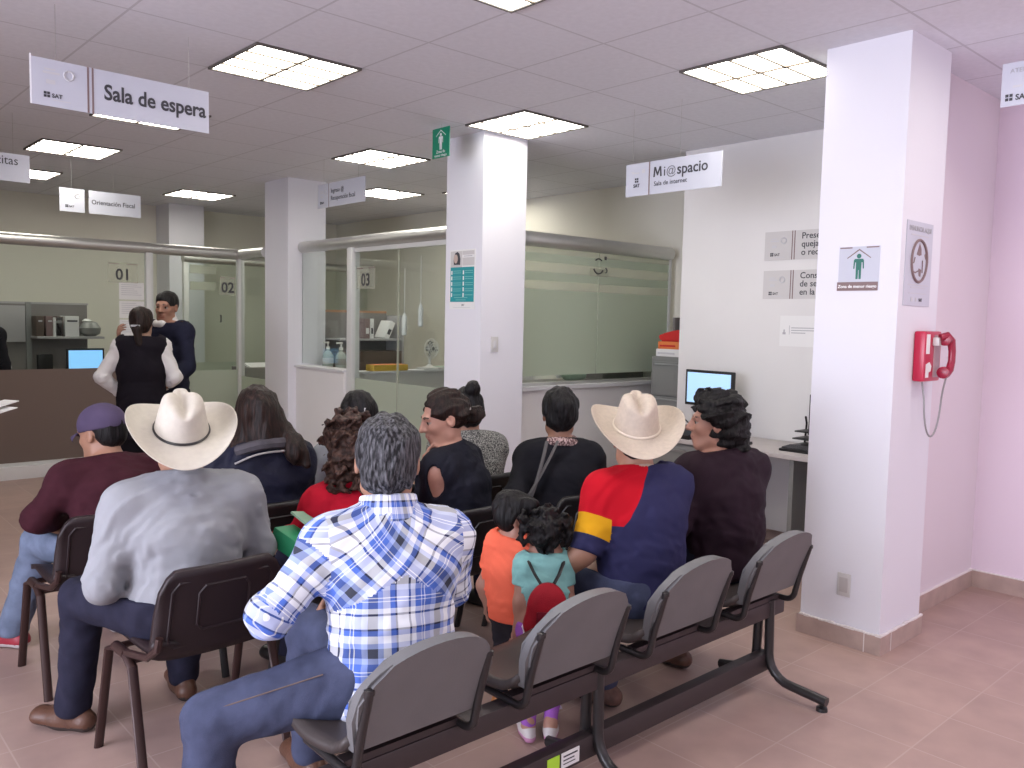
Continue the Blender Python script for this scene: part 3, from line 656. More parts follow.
def monitor(label, loc, rz, w, h, lift, scr, base=True):
    m = thing('computer_monitor', label, 'monitor', loc, rz)
    MB().box(-w/2, w/2, 0.0, 0.03, lift, lift+h, 0.006).build('bezel', MT['black'], m, True)
    MB().box(-w/2+0.02, w/2-0.02, -0.002, 0.002, lift+0.022, lift+h-0.02).build('screen', scr, m)
    b = MB(); b.box(-0.03, 0.03, 0.03, 0.055, 0.015, lift+h*0.5, 0.004); b.box(-0.11, 0.11, -0.05, 0.13, 0, 0.016, 0.005); b.build('stand', MT['black'], m, True)
    return m
monitor('monitor with a lit blue screen on the desk by the wall', (2.76, 1.40, 0.745), -PI/2-0.06, 0.44, 0.27, 0.215, MT['screen'])
t = thing('desk_telephone', 'black desk telephone in front of the lit monitor', 'telephone', (2.52, 1.45, 0.745), -PI/2)
MB().box(-0.13, 0.13, -0.10, 0.10, 0.0, 0.06, 0.01, rot=(0.28, 0, 0)).build('body', MT['black'], t, True)
b = MB(); b.tube([(-0.10, -0.11, 0.115), (-0.10, -0.08, 0.14), (-0.10, 0.08, 0.17), (-0.10, 0.11, 0.155)], [0.022, 0.017, 0.017, 0.022], 10); b.build('handset', MT['black'], t, True)
b = MB(); b.tube([(0.0, 0.09, 0.09), (-0.13, 0.12, 0.16), (-0.17, 0.08, 0.10)], 0.006, 6); b.build('cord', MT['black'], t, True)
KEYB = MB()
def keyboard(label, loc, rz):
    k = thing('keyboard', label, 'keyboard', loc, rz); MB().box(-0.21, 0.21, -0.07, 0.07, 0, 0.02, 0.004, rot=(0.06, 0, 0)).build('case', MT['black'], k, True)
    b = MB()
    for r in range(5):
        for c in range(14): b.box(-0.195+c*0.028, -0.195+c*0.028+0.023, -0.058+r*0.024, -0.058+r*0.024+0.019, 0.02+r*0.0016, 0.028+r*0.0016)
    b.build('keys', mat('key_plastic', (0.05, 0.05, 0.055), 0.5) if 'key_plastic' not in bpy.data.materials else bpy.data.materials['key_plastic'], k)
    return k
keyboard('black keyboard at the left end of the desk', (2.53, 1.12, 0.745), -PI/2)
keyboard('black keyboard at the right of the desk beside the column', (2.60, 0.46, 0.745), -PI/2)
monitor('black monitor half hidden behind the white column', (2.78, 0.40, 0.745), -PI/2, 0.40, 0.28, 0.09, MT['black'])
t = thing('wire_tray', 'black desk organiser beside the hidden monitor', 'organiser', (2.88, 0.66, 0.745), -PI/2)
b = MB(); b.box(-0.07, 0.07, -0.1, 0.1, 0, 0.012, 0.003); b.box(-0.06, 0.06, -0.09, 0.09, 0.05, 0.06, 0.003); b.box(-0.05, 0.05, -0.08, 0.08, 0.10, 0.11, 0.003)
for s in (-1, 1): b.tube([(s*0.06, 0.085, 0), (s*0.045, 0.075, 0.15), (s*0.03, 0.03, 0.20)], 0.007, 6)
b.build('tray', MT['black'], t, True)
t = thing('filing_cabinet', 'grey metal filing cabinet beside the office window', 'cabinet', (3.42, 2.17, 0), -PI/2)
MB().box(-0.21, 0.22, -0.10, 0.25, 0, 1.29, 0.004).build('body', MT['cab_grey'], t, True)
for k in range(4):
    z = 0.04+k*0.305; dr = MB().box(-0.195, 0.205, -0.118, -0.10, z, z+0.29, 0.004).build('drawer', MT['cab_grey'], t, True)
    MB().box(-0.16, 0.16, -0.130, -0.118, z+0.262, z+0.275, 0.002).build('handle', mat('drawer_handle', (0.36, 0.37, 0.37), 0.4, 0.4) if 'drawer_handle' not in bpy.data.materials else bpy.data.materials['drawer_handle'], dr)
    b = MB(); b.box(-0.06, 0.05, -0.122, -0.118, z+0.14, z+0.19); b.build('label_holder', MT['cab_grey'], dr)
for nm, lab, x0, x1, z0, z1, m in (('file_box', 'white file box at the bottom of the pile on the cabinet', -0.17, 0.08, 1.27, 1.335, 'paper'), ('file_box', 'orange box resting on the white file box', -0.15, 0.085, 1.335, 1.40, 'orange_box')):
    t = thing(nm, lab, 'box', (3.42, 2.17, 0.02), -PI/2, 'boxes on the filing cabinet')
    MB().box(x0, x1, -0.10, 0.14, z0, z1, 0.004).build('case', MT[m], t, True); MB().box(x0+0.02, x1-0.05, -0.102, -0.10, z0+0.02, z0+0.035).build('stripe', MT['ink_pale'] if m == 'paper' else MT['red_box'], t)
t = thing('toy_bag', 'bright red bag on top of the boxes', 'bag', (3.40, 2.20, 1.42), -PI/2)
b = MB(); b.prism([(-0.10, 0), (0.11, 0), (0.13, 0.11), (0.04, 0.095), (-0.06, 0.07), (-0.13, 0.05)], lambda u, v, d: (u, d, v), -0.08, 0.08); bmesh.ops.bevel(b.bm, geom=list(b.bm.edges), offset=0.012, segments=2, affect='EDGES'); b.build('bag_body', MT['red_box'], t, True)
t = thing('cardboard_box', 'brown cardboard box standing behind the red bag', 'box', (3.48, 2.02, 1.29), -PI/2)
MB().box(-0.07, 0.10, -0.10, 0.12, 0, 0.27, 0.004).build('case', MT['card'], t, True); MB().box(-0.05, 0.08, -0.104, -0.10, 0.07, 0.18).build('label', MT['paper'], t)
t = thing('document_tray', 'dark tray standing behind the file boxes on the cabinet', 'tray', (3.58, 2.33, 1.29), -PI/2); MB().box(-0.02, 0.0, -0.02, 0.10, 0, 0.34, 0.003).box(0, 0.18, 0.06, 0.075, 0, 0.30, 0.002).build('tray', MT['panel_grey'], t, True)
# on the sill and counter behind the frosted window
def bottle(nm, lab, cat, loc, prof, m, group=None, pump=True, rot=None):
    t = thing(nm, lab, cat, loc, 0, group)
    MB().lathe(prof, (0, 0, 0), 18).build('bottle_body', m, t, True)
    return t
t = thing('water_bottle', 'pale plastic bottle lying behind the office window', 'bottle', (2.85, 2.90, 1.05), 0.15)
MB().lathe([(0.015, -0.18), (0.016, -0.14), (0.04, -0.10), (0.05, -0.06), (0.046, 0.0), (0.05, 0.06), (0.05, 0.16), (0.03, 0.175)], (0, 0, 0.05), 18, 'x').build('bottle_body', MT['bottle_green'], t, True); MB().lathe([(0.019, -0.215), (0.019, -0.18)], (0, 0, 0.05), 14, 'x').build('cap', MT['paper'], t, True)
t = thing('counter', 'dark counter behind the frosted office window', 'counter', (2.9, 3.0, 0))
MB().box(-0.98, 1.0, -0.2, 0.25, 1.0, 1.04, 0.004).build('counter_top', MT['panel_grey'], t, True); box('counter_front', -0.98, 1.0, -0.17, 0.22, 0.0, 1.0, MT['cab_grey'], t)
t = thing('document_box', 'dark grey storage unit seen blurred behind the frosted glass', 'storage', (3.62, 3.05, 1.04))
MB().box(-0.30, 0.30, -0.1, 0.15, 0, 0.55, 0.01).build('case', MT['panel_grey'], t, True)
b = MB(); [b.box(-0.28, 0.28, -0.105, -0.1, z, z+0.01) for z in (0.18, 0.36)]; b.build('shelf_edge', MT['cab_grey'], t)
# booth 03 : things on the sill and the divider
for k, (y, lab) in enumerate(((5.28, 'left clear pump bottle on the sill of booth 03'), (5.06, 'right clear pump bottle on the sill of booth 03'))):
    t = thing('pump_bottle', lab, 'bottle', (1.78 if k else 1.76, y-0.03, 1.06), 0, 'pump bottles of booth 03')
    MB().lathe([(0.05, 0), (0.055, 0.02), (0.055, 0.12), (0.035, 0.16), (0.018, 0.17), (0.018, 0.185)], (0, 0, 0), 18).build('bottle_body', MT['bottle_clear'], t, True)
    MB().lathe([(0.0565, 0.04), (0.0565, 0.10)], (0, 0, 0), 18).build('label', mat('bottle_label%d' % k, (0.55, 0.54, 0.52) if k == 0 else (0.25, 0.24, 0.22), 0.5), t, True)
    b = MB(); b.lathe([(0.02, 0.185), (0.02, 0.21), (0.008, 0.215), (0.008, 0.25)], (0, 0, 0), 12); b.box(-0.05, 0.012, -0.011, 0.011, 0.245, 0.262, 0.003); b.build('pump', MT['bottle_white'], t, True)
t = thing('sill_shelf', 'dark shelf unit behind the pump bottles', 'shelf', (2.35, 5.6, 0))
for x0, x1, y0, y1, z0, z1, m, nm in ((-0.42, 0.34, 0.0, 0.03, 0.0, 1.62, 'panel_grey', 'back_panel'), (0.34, 0.37, -0.30, 0.03, 0, 1.60, 'panel_light', 'side_panel'), (-0.42, 0.34, -0.30, 0.0, 1.33, 1.35, 'panel_light', 'shelf_board'), (-0.42, 0.34, 0, 0.03, 1.62, 1.645, 'card', 'top_trim'), (-0.42, 0.30, -0.36, 0.0, 0, 1.22, 'desk_dark', 'cupboard')):
    box(nm, x0, x1, y0, y1, z0, z1, MT[m], t)
for lab, x0, x1, z1, m, tilt in (('dark red binder upright on the dark shelf unit', -0.10, -0.04, 1.56, 'ink_brown', 0), ('pale folder upright beside the dark red binder', -0.035, 0.01, 1.56, 'paper', 0), ('white folder leaning on the shelf behind the number 03', 0.14, 0.20, 1.55, 'paper', 0.45)):
    t = thing('binder', lab, 'binder', (2.35, 5.6, 1.35)); MB().box(x0, x1, -0.26, -0.06, 0.0, z1-1.35, 0.003, rot=(0, tilt, 0), about=((x0+x1)/2, 0, 0)).build('cover', MT[m], t, True)
    MB().box(x0+0.012, x1-0.012, -0.262, -0.26, 0.05, 0.11, rot=(0, tilt, 0), about=((x0+x1)/2, 0, 0)).build('spine_label', MT['ink'] if m == 'paper' else MT['paper'], t)
t = thing('yellow_tray', 'yellow tray on the divider behind the booth 03 glass', 'tray', (2.05, 4.62, 1.06)); MB().box(-0.20, 0.20, -0.07, 0.07, 0, 0.06, 0.006).build('tray_body', MT['yellow'], t, True); MB().box(-0.18, 0.18, -0.06, 0.06, 0.05, 0.062).build('papers', MT['orange_box'], t)
t = thing('desk_fan', 'small white desk fan behind the booth 03 glass', 'fan', (2.58, 4.62, 1.06), 0.2)
b = MB(); b.lathe([(0.10, 0), (0.10, 0.015), (0.04, 0.03), (0.015, 0.05), (0.013, 0.14)], (0, 0.02, 0), 18); b.build('stand', MT['bottle_white'], t, True)
b = MB()
for r in (0.03, 0.055, 0.08, 0.10):
    b.tube([(r*math.cos(2*PI*k/20), -0.03 if r < 0.09 else 0, 0.21+r*math.sin(2*PI*k/20)) for k in range(20)], 0.0045, 5, closed=True)
for k in range(12):
    a = 2*PI*k/12; b.tube([(0.02*math.cos(a), -0.032, 0.21+0.02*math.sin(a)), (0.1*math.cos(a), 0, 0.21+0.1*math.sin(a))], 0.0032, 5)
b.build('cage', MT['bottle_white'], t)
b = MB()
for k in range(3):
    a = 2*PI*k/3; b.prism([(0.01, -0.01), (0.05, -0.035), (0.085, -0.02), (0.08, 0.02), (0.02, 0.015)], lambda u, v, d: (u*math.cos(a)-v*math.sin(a), d+v*0.3, 0.21+u*math.sin(a)+v*math.cos(a)), -0.012, -0.008)
b.lathe([(0.02, -0.025), (0.03, 0.0), (0.03, 0.05), (0.012, 0.06)], (0, 0, 0.21), 14, 'y'); b.build('fan_blade', MT['cab_grey'], t, True)
t = thing('flat_case', 'pale flat case lying under the desk fan', 'case', (2.95, 4.62, 1.06)); MB().box(-0.5, 0.3, -0.07, 0.07, 0, 0.022, 0.004).build('case_body', MT['plate'], t, True); MB().box(-0.3, 0.1, -0.05, 0.05, 0.022, 0.03).build('lid', MT['bottle_green'], t)
for k, (x, z0, z1) in enumerate(((1.66, 1.42, 2.0), (1.665, 1.5, 2.1))):
    t = thing('hanging_blind_cord', ('left' if k == 0 else 'right')+' white blind cord with tassel hanging behind the booth 03 glass', 'cord', (x, 3.78 if k == 0 else 3.55, z0), 0, 'blind cords of booth 03')
    b = MB(); b.tube([(0, 0, 0.2), (0, 0, z1-z0)], 0.004, 6); b.build('cord', MT['bottle_white'], t); MB().lathe([(0.008, 0), (0.022, 0.01), (0.022, 0.16), (0.006, 0.2)], (0, 0, 0), 12).build('tassel', MT['ink_white'], t, True)
def office_chair(lab, loc, rz, m):
    t = thing('office_chair', lab, 'chair', loc, rz)
    b = MB(); b.prism(rrect(0.42, 0.46, 0.17, 6, 0, 0.78), lambda u, v, d: (u, d-0.05+0.4*u*u, v), 0, 0.06); b.build('backrest', m, t, True)
    MB().box(-0.23, 0.23, 0.02, 0.48, 0.43, 0.51, 0.03).build('seat', m, t, True)
    b = MB(); b.tube([(0, -0.04, 0.62), (0, -0.03, 0.42), (0, 0.2, 0.40)], 0.02, 8); b.tube([(0, 0.25, 0.43), (0, 0.25, 0.08)], 0.03, 10); b.build('column', MT['black_metal'], t, True)
    for k in range(5):
        a = 2*PI*k/5+0.3; b = MB(); b.tube([(0, 0.25, 0.10), (0.28*math.cos(a), 0.25+0.28*math.sin(a), 0.07)], [0.022, 0.014], 8); b.lathe([(0.01, -0.02), (0.028, -0.015), (0.028, 0.015), (0.01, 0.02)], (0.28*math.cos(a), 0.25+0.28*math.sin(a), 0.03), 12, 'x'); b.build('leg', MT['black_metal'], t, True)
office_chair('rounded dark chair back showing above the frosted glass of booth 03', (2.36, 3.85, 0.02), 0.1, MT['chair_green'])
office_chair('dark green chair seen through the booth 02 glass behind the guard', (0.72, 6.85, 0.04), 0.9, MT['chair_green'])
# booth 01 : desk, screens and shelf seen through the glass
t = thing('cubicle_screen', 'grey fabric cubicle screen with a shelf in booth 01', 'cubicle', (-0.1, 7.75, 0))
box('panel', -0.24, 0.31, 0.0, 0.05, 0, 1.64, MT['panel_grey'], t); box('panel', -1.5, -0.28, 0.0, 0.05, 0, 1.64, MT['panel_grey'], t); box('light_panel', -1.5, -0.30, -0.03, 0.0, 1.24, 1.62, MT['panel_light'], t); box('top_trim', -1.5, 0.32, -0.005, 0.055, 1.64, 1.66, MT['panel_light'], t)
box('post', -0.29, -0.24, -0.02, 0.06, 0, 1.66, MT['cab_grey'], t)
MB().box(-0.25, 0.40, -0.30, 0.0, 1.28, 1.305, 0.003).build('shelf_board', MT['panel_light'], t, True)
for k, (x, w, h, m, lab) in enumerate(((-0.46+0.28, 0.075, 0.21, 'desk_dark', 'leftmost dark binder on the booth 01 shelf'), (-0.37+0.28, 0.075, 0.21, 'ink_brown', 'second dark binder on the booth 01 shelf'), (-0.28+0.28, 0.075, 0.21, 'desk_dark', 'dark binder next to the white ones on the booth 01 shelf'), (-0.03, 0.10, 0.20, 'paper', 'narrow white binder on the booth 01 shelf'), (0.09, 0.14, 0.215, 'paper', 'wide white binder with a black title on the booth 01 shelf'))):
    t = thing('binder', lab, 'binder', (-0.1+x*1.0-0.10+0.03, 7.68, 1.305), 0, 'binders on the booth 01 shelf')
    MB().box(0, w-0.004, -0.2, 0, 0, h, 0.003).build('cover', MT[m], t, True)
    b = MB(); b.box(0.02, w-0.02, -0.202, -0.2, h*0.72, h*0.80); b.build('spine_label', MT['ink'] if k == 4 else MT['ink_pale'], t)
t = thing('desk_ornament', 'small round grey ornament at the end of the booth 01 shelf', 'ornament', (0.19, 7.58, 1.305))
MB().lathe([(0.05, 0), (0.10, 0.03), (0.11, 0.09), (0.07, 0.15), (0.02, 0.165)], (0, 0, 0), 16).build('body', MT['cab_grey'], t, True); MB().lathe([(0.03, 0.15), (0.05, 0.165), (0.02, 0.19)], (-0.03, 0, 0), 14).build('knob', MT['paper'], t, True)
t = thing('office_desk', 'wide dark desk behind the frosted band of booth 01', 'desk', (-0.6, 7.52, 0))
MB().box(-1.3, 1.0, -0.30, 0.20, 0.82, 0.86, 0.004).build('desktop', MT['panel_grey'], t, True); box('back_panel', -1.28, 0.98, 0.16, 0.18, 0.0, 0.82, MT['desk_dark'], t); box('end_panel', 0.96, 0.98, -0.27, 0.18, 0, 0.82, MT['desk_dark'], t)
monitor('monitor with a bright blue screen on the booth 01 desk', (0.10, 7.42, 0.86), 0.06, 0.38, 0.235, 0.085, MT['screen_blue'])
t = thing('desk_telephone', 'dark desk telephone on the booth 01 desk', 'telephone', (-0.30, 7.42, 0.86), 0.2)
MB().box(-0.10, 0.10, -0.09, 0.09, 0, 0.05, 0.01, rot=(0.25, 0, 0)).build('body', MT['ink_brown'], t, True)
MB().box(-0.05, 0.10, 0.02, 0.06, 0.05, 0.26, 0.01).build('handset', MT['black'], t, True)
# booth 02 desk glimpse
t = thing('office_desk', 'dark desk with papers in booth 02 beside the left column', 'desk', (2.35, 7.2, 0))
MB().box(-0.75, 0.5, -0.35, 0.35, 0.72, 0.76, 0.004).build('desktop', MT['desk_dark'], t, True); box('front_panel', -0.73, 0.48, -0.33, -0.30, 0, 0.72, MT['desk_dark'], t)
t = thing('printer', 'grey printer on the booth 02 desk', 'printer', (1.95, 7.2, 0.76)); MB().box(-0.25, 0.25, -0.2, 0.2, 0, 0.20, 0.01).build('case', MT['panel_grey'], t, True); MB().box(-0.15, 0.15, -0.12, 0.1, 0.20, 0.22, rot=(0.2, 0, 0)).build('paper_tray', MT['paper'], t); MB().box(-0.2, 0.2, -0.205, -0.2, 0.04, 0.06).build('slot', MT['ink'], t)
# leaflets sticking out from the left edge
t = thing('side_table', 'low table with leaflets at the left edge of the photo', 'table', (-1.80, 3.60, 0))
MB().box(-0.45, 0.2, -0.3, 0.3, 0.88, 0.91, 0.004).build('table_top', MT['panel_grey'], t, True)
for sx in (-0.4, 0.16):
    for sy in (-0.26, 0.26): box('leg', sx-0.02, sx+0.02, sy-0.02, sy+0.02, 0, 0.88, MT['black_metal'], t)
# ------------------------------------------------------------------ figures : implicit bodies turned into one smooth mesh
def V3(*a): return np.array(a, float)
def nrm(v): v = np.asarray(v, float); return v/(np.linalg.norm(v)+1e-9)
def rotm(yaw=0, pitch=0, roll=0):
    """yaw + turns left, pitch + looks up, roll + tips to the right ear (degrees)"""
    y, p, r = [math.radians(a) for a in (yaw, pitch, roll)]
    return np.array((Euler((0, 0, y)).to_matrix() @ Euler((p, 0, 0)).to_matrix() @ Euler((0, r, 0)).to_matrix()))
class Prim:
    def __init__(s, kind, tag, k=0.02, sub=False, **q): s.kind, s.tag, s.k, s.sub, s.q = kind, tag, k, sub, q
    def bounds(s):
        q = s.q
        if s.kind == 'ell':
            e = np.sqrt(((q['R']*np.asarray(q['r'])[None, :])**2).sum(1)); return q['c']-e, q['c']+e
        m = max(max(q['ra']), max(q['rb'])); return np.minimum(q['a'], q['b'])-m, np.maximum(q['a'], q['b'])+m
    def dist(s, P):
        q = s.q
        if s.kind == 'ell':
            L = (P-q['c']) @ q['R']; r = np.asarray(q['r'], float)
            k0 = np.sqrt(((L/r)**2).sum(-1)); k1 = np.sqrt(((L/(r*r))**2).sum(-1))+1e-6
            return k0*(k0-1)/k1
        ab = q['b']-q['a']; l2 = ab@ab+1e-12; pa = P-q['a']
        t = np.clip((pa@ab)/l2, 0, 1); v = pa-t[..., None]*ab
        w = q['ra'][0]+(q['rb'][0]-q['ra'][0])*t; d = q['ra'][1]+(q['rb'][1]-q['ra'][1])*t
        if q['X'] is None: return np.sqrt((v*v).sum(-1))-w
        x = v@q['X']; yy = (v*v).sum(-1)-x*x; yy = np.maximum(yy, 0)
        k0 = np.sqrt((x/w)**2+yy/(d*d)); k1 = np.sqrt((x/(w*w))**2+yy/(d**4))+1e-6
        return k0*(k0-1)/k1
def cap(tag, a, b, ra, rb=None, X=None, k=0.02, sub=False):
    rb = ra if rb is None else rb
    f = lambda r: (r, r) if isinstance(r, (int, float)) else tuple(r)
    a = np.asarray(a, float); b = np.asarray(b, float)
    if X is not None:
        ax = nrm(b-a); X = np.asarray(X, float); X = nrm(X-ax*(X@ax)) if np.linalg.norm(b-a) > 1e-6 else nrm(X)
    return Prim('cap', tag, k, sub, a=a, b=b, ra=f(ra), rb=f(rb), X=X)
def ell(tag, c, r, R=None, k=0.02, sub=False):
    return Prim('ell', tag, k, sub, c=np.asarray(c, float), r=(r, r, r) if isinstance(r, (int, float)) else r, R=np.eye(3) if R is None else R)
def inflate(prims, d, tags=None, k=None):
    out = []
    for p in prims:
        if tags is not None and p.tag not in tags: continue
        if p.sub: continue
        q = dict(p.q); dd = d[p.tag] if isinstance(d, dict) else d
        if p.kind == 'ell': q['r'] = tuple(x+dd for x in q['r'])
        else: q['ra'] = tuple(x+dd for x in q['ra']); q['rb'] = tuple(x+dd for x in q['rb'])
        n = Prim(p.kind, p.tag, p.k if k is None else k, False, **q); out.append(n)
    return out
WAVES = [(rng.normal(size=3), rng.uniform(0, 6.28)) for _ in range(10)]
def wob(P, f, st=(1, 1, 1)):
    """smooth pseudo noise of about unit size"""
    Q = P*np.asarray(st)*f; s = 0
    Q = Q+0.6*np.sin(Q[..., [1, 2, 0]]*1.7+1.3)
    for w, ph in WAVES[:7]: s = s+np.sin(Q@w+ph)
    return s/2.6
def surface(prims, h, noise=None, cut=None):
    lo = np.min([p.bounds()[0] for p in prims if not p.sub], 0)-0.03; hi = np.max([p.bounds()[1] for p in prims if not p.sub], 0)+0.03
    n = np.ceil((hi-lo)/h).astype(int)+1
    ax = [lo[i]+h*np.arange(n[i]) for i in range(3)]
    F = np.full(n, 0.5, np.float32)
    for p in prims:
        b0, b1 = p.bounds(); m = p.k+0.025
        i0 = np.maximum(np.floor((b0-m-lo)/h).astype(int), 0); i1 = np.minimum(np.ceil((b1+m-lo)/h).astype(int)+1, n)
        if (i1 <= i0).any(): continue
        S = tuple(slice(a, b) for a, b in zip(i0, i1))
        P = np.stack(np.meshgrid(*[ax[i][S[i]] for i in range(3)], indexing='ij'), -1)
        d = p.dist(P); o = F[S]
        if p.sub:
            d = -d; q = np.maximum(p.k-np.abs(o-d), 0)/max(p.k, 1e-6); F[S] = np.maximum(o, d)+q*q*p.k*0.25
        else:
            q = np.maximum(p.k-np.abs(o-d), 0)/max(p.k, 1e-6); F[S] = np.minimum(o, d)-q*q*p.k*0.25
    if noise is not None or cut is not None:
        near = np.abs(F) < 0.05
        I = np.nonzero(near); P = lo+h*np.stack(I, -1)
        if noise is not None: F[I] += noise(P)
        if cut is not None:
            Iall = np.nonzero(F < 0.06); Pa = lo+h*np.stack(Iall, -1); F[Iall] = np.maximum(F[Iall], cut(Pa))
    # surface nets
    F[0] = F[-1] = 1; F[:, 0] = F[:, -1] = 1; F[:, :, 0] = F[:, :, -1] = 1
    s = F < 0
    c = np.zeros(np.array(n)-1, np.int8)
    for dx in (0, 1):
        for dy in (0, 1):
            for dz in (0, 1): c += s[dx:n[0]-1+dx, dy:n[1]-1+dy, dz:n[2]-1+dz]
    act = (c > 0) & (c < 8); I = np.nonzero(act); idx = np.full(act.shape, -1, np.int32); N = len(I[0]); idx[I] = np.arange(N)
    acc = np.zeros((N, 3)); cnt = np.zeros(N); base = np.stack(I, -1)
    corners = [(x, y, z) for x in (0, 1) for y in (0, 1) for z in (0, 1)]
    vals = {cc: F[I[0]+cc[0], I[1]+cc[1], I[2]+cc[2]] for cc in corners}
    for a in corners:
        for d in range(3):
            if a[d] == 1: continue
            b = tuple(v+(1 if q == d else 0) for q, v in enumerate(a)); va, vb = vals[a], vals[b]
            m = (va < 0) != (vb < 0); t = np.where(m, va/(va-vb+1e-12), 0)
            pt = np.array(a)[None, :]+t[:, None]*(np.array(b)-np.array(a))[None, :]
            acc += np.where(m[:, None], pt, 0); cnt += m
    verts = lo+h*(base+acc/cnt[:, None])
    quads = []
    for d in range(3):
        u, v = (d+1) % 3, (d+2) % 3
        sl0 = [slice(None)]*3; sl1 = [slice(None)]*3; sl0[d] = slice(0, n[d]-1); sl1[d] = slice(1, n[d])
        e = s[tuple(sl0)] != s[tuple(sl1)]
        E = np.stack(np.nonzero(e), -1); ok = (E[:, u] > 0) & (E[:, v] > 0) & (E[:, u] < n[u]-1) & (E[:, v] < n[v]-1); E = E[ok]
        def at_(du, dv): Q = E.copy(); Q[:, u] += du; Q[:, v] += dv; return idx[Q[:, 0], Q[:, 1], Q[:, 2]]
        q = np.stack([at_(-1, -1), at_(0, -1), at_(0, 0), at_(-1, 0)], -1)
        ins = s[E[:, 0], E[:, 1], E[:, 2]]; q[~ins] = q[~ins][:, ::-1]
        quads.append(q)
    quads = np.concatenate(quads); quads = quads[(quads >= 0).all(1)]
    # one light smoothing pass, keeps the voxel steps out of the shading
    for _ in range(2):
        sm = np.zeros_like(verts); ct = np.zeros(len(verts))
        for a in range(4):
            for b in (quads[:, (a+1) % 4],): np.add.at(sm, quads[:, a], verts[b]); np.add.at(ct, quads[:, a], 1); np.add.at(sm, b, verts[quads[:, a]]); np.add.at(ct, b, 1)
        ct = np.maximum(ct, 1); verts = verts+0.5*(sm/ct[:, None]-verts)
    return verts, quads
def to_mesh(name, verts, quads, uv=None, midx=None):
    me = bpy.data.meshes.new(name); me.vertices.add(len(verts)); me.vertices.foreach_set('co', verts.astype(np.float32).ravel())
    nq = len(quads); me.loops.add(nq*4); me.loops.foreach_set('vertex_index', quads.astype(np.int32).ravel())
    me.polygons.add(nq); me.polygons.foreach_set('loop_start', np.arange(nq, dtype=np.int32)*4); me.polygons.foreach_set('loop_total', np.full(nq, 4, np.int32))
    if midx is not None: me.polygons.foreach_set('material_index', midx.astype(np.int32))
    me.update(calc_edges=True); me.validate()
    if uv is not None:
        l = me.uv_layers.new(name='cloth'); l.data.foreach_set('uv', uv.astype(np.float32).ravel())
    me.shade_smooth()
    return me
def nearest(prims, P, sets=None):
    D = np.stack([p.dist(P) for p in prims], 0); return D.argmin(0)
def solid(name, prims, h, mats, parent, noise=None, cut=None, pick=None, uvf=None):
    """prims -> one mesh; pick: tag -> material slot; uvf: function(prim index, points) -> uv"""
    v, q = surface(prims, h, noise, cut)
    mi = uv = None
    pos = [p for p in prims if not p.sub]
    if pick is not None or uvf is not None:
        C = v[q].mean(1); near = nearest(pos, C)
        if pick is not None:
            mi = np.zeros(len(q), int)
            for k, p in enumerate(pos):
                s = near == k
                if s.any():
                    val = pick(p.tag, C[s]) ; mi[s] = val
        if uvf is not None:
            uv = np.zeros((len(q), 4, 2))
            for k, p in enumerate(pos):
                s = near == k
                if s.any(): uv[s] = uvf(p, v[q[s]])
    return link(name, to_mesh(name, v, q, uv, mi), mats, parent)

# ------------------------------------------------------------------ anatomy
def hand(tagname, wr, d, nrmv, thumb, curl=0.5, s=1.0, spread=0.12):
    """palm, four fingers with two bends and a thumb; d points along the hand, nrmv out of the back of it, thumb side +1/-1 along cross(d, n)"""
    d = nrm(d); n = nrm(np.asarray(nrmv, float)-d*(np.asarray(nrmv, float)@d)); x = np.cross(d, n)*thumb
    out = [cap(tagname, wr, wr+d*0.075*s, (0.030*s, 0.017*s), (0.041*s, 0.014*s), X=x, k=0.012)]
    kn = wr+d*0.085*s
    for i, (off, L) in enumerate(((0.030, 0.070), (0.010, 0.080), (-0.010, 0.074), (-0.029, 0.058))):
        a = kn+x*off*s; dd = nrm(d+x*spread*(1.2-i*0.8)); c = curl*(1+0.12*i)
        p1 = a+nrm(dd*math.cos(c*0.7)-n*math.sin(c*0.7))*L*0.45*s
        p2 = p1+nrm(dd*math.cos(c*1.7)-n*math.sin(c*1.7))*L*0.32*s
        p3 = p2+nrm(dd*math.cos(c*2.4)-n*math.sin(c*2.4))*L*0.26*s
        out += [cap(tagname, a, p1, 0.0092*s, 0.0085*s, k=0.006), cap(tagname, p1, p2, 0.0085*s, 0.0078*s, k=0.004), cap(tagname, p2, p3, 0.0078*s, 0.0068*s, k=0.004)]
    t0 = wr+d*0.022*s+x*0.028*s; t1 = t0+nrm(d*0.6+x*0.75-n*0.35)*0.040*s; t2 = t1+nrm(d*0.85+x*0.25-n*0.45)*0.030*s
    out += [cap(tagname, t0, t1, 0.0130*s, 0.0105*s, k=0.010), cap(tagname, t1, t2, 0.0105*s, 0.008*s, k=0.004)]
    return out
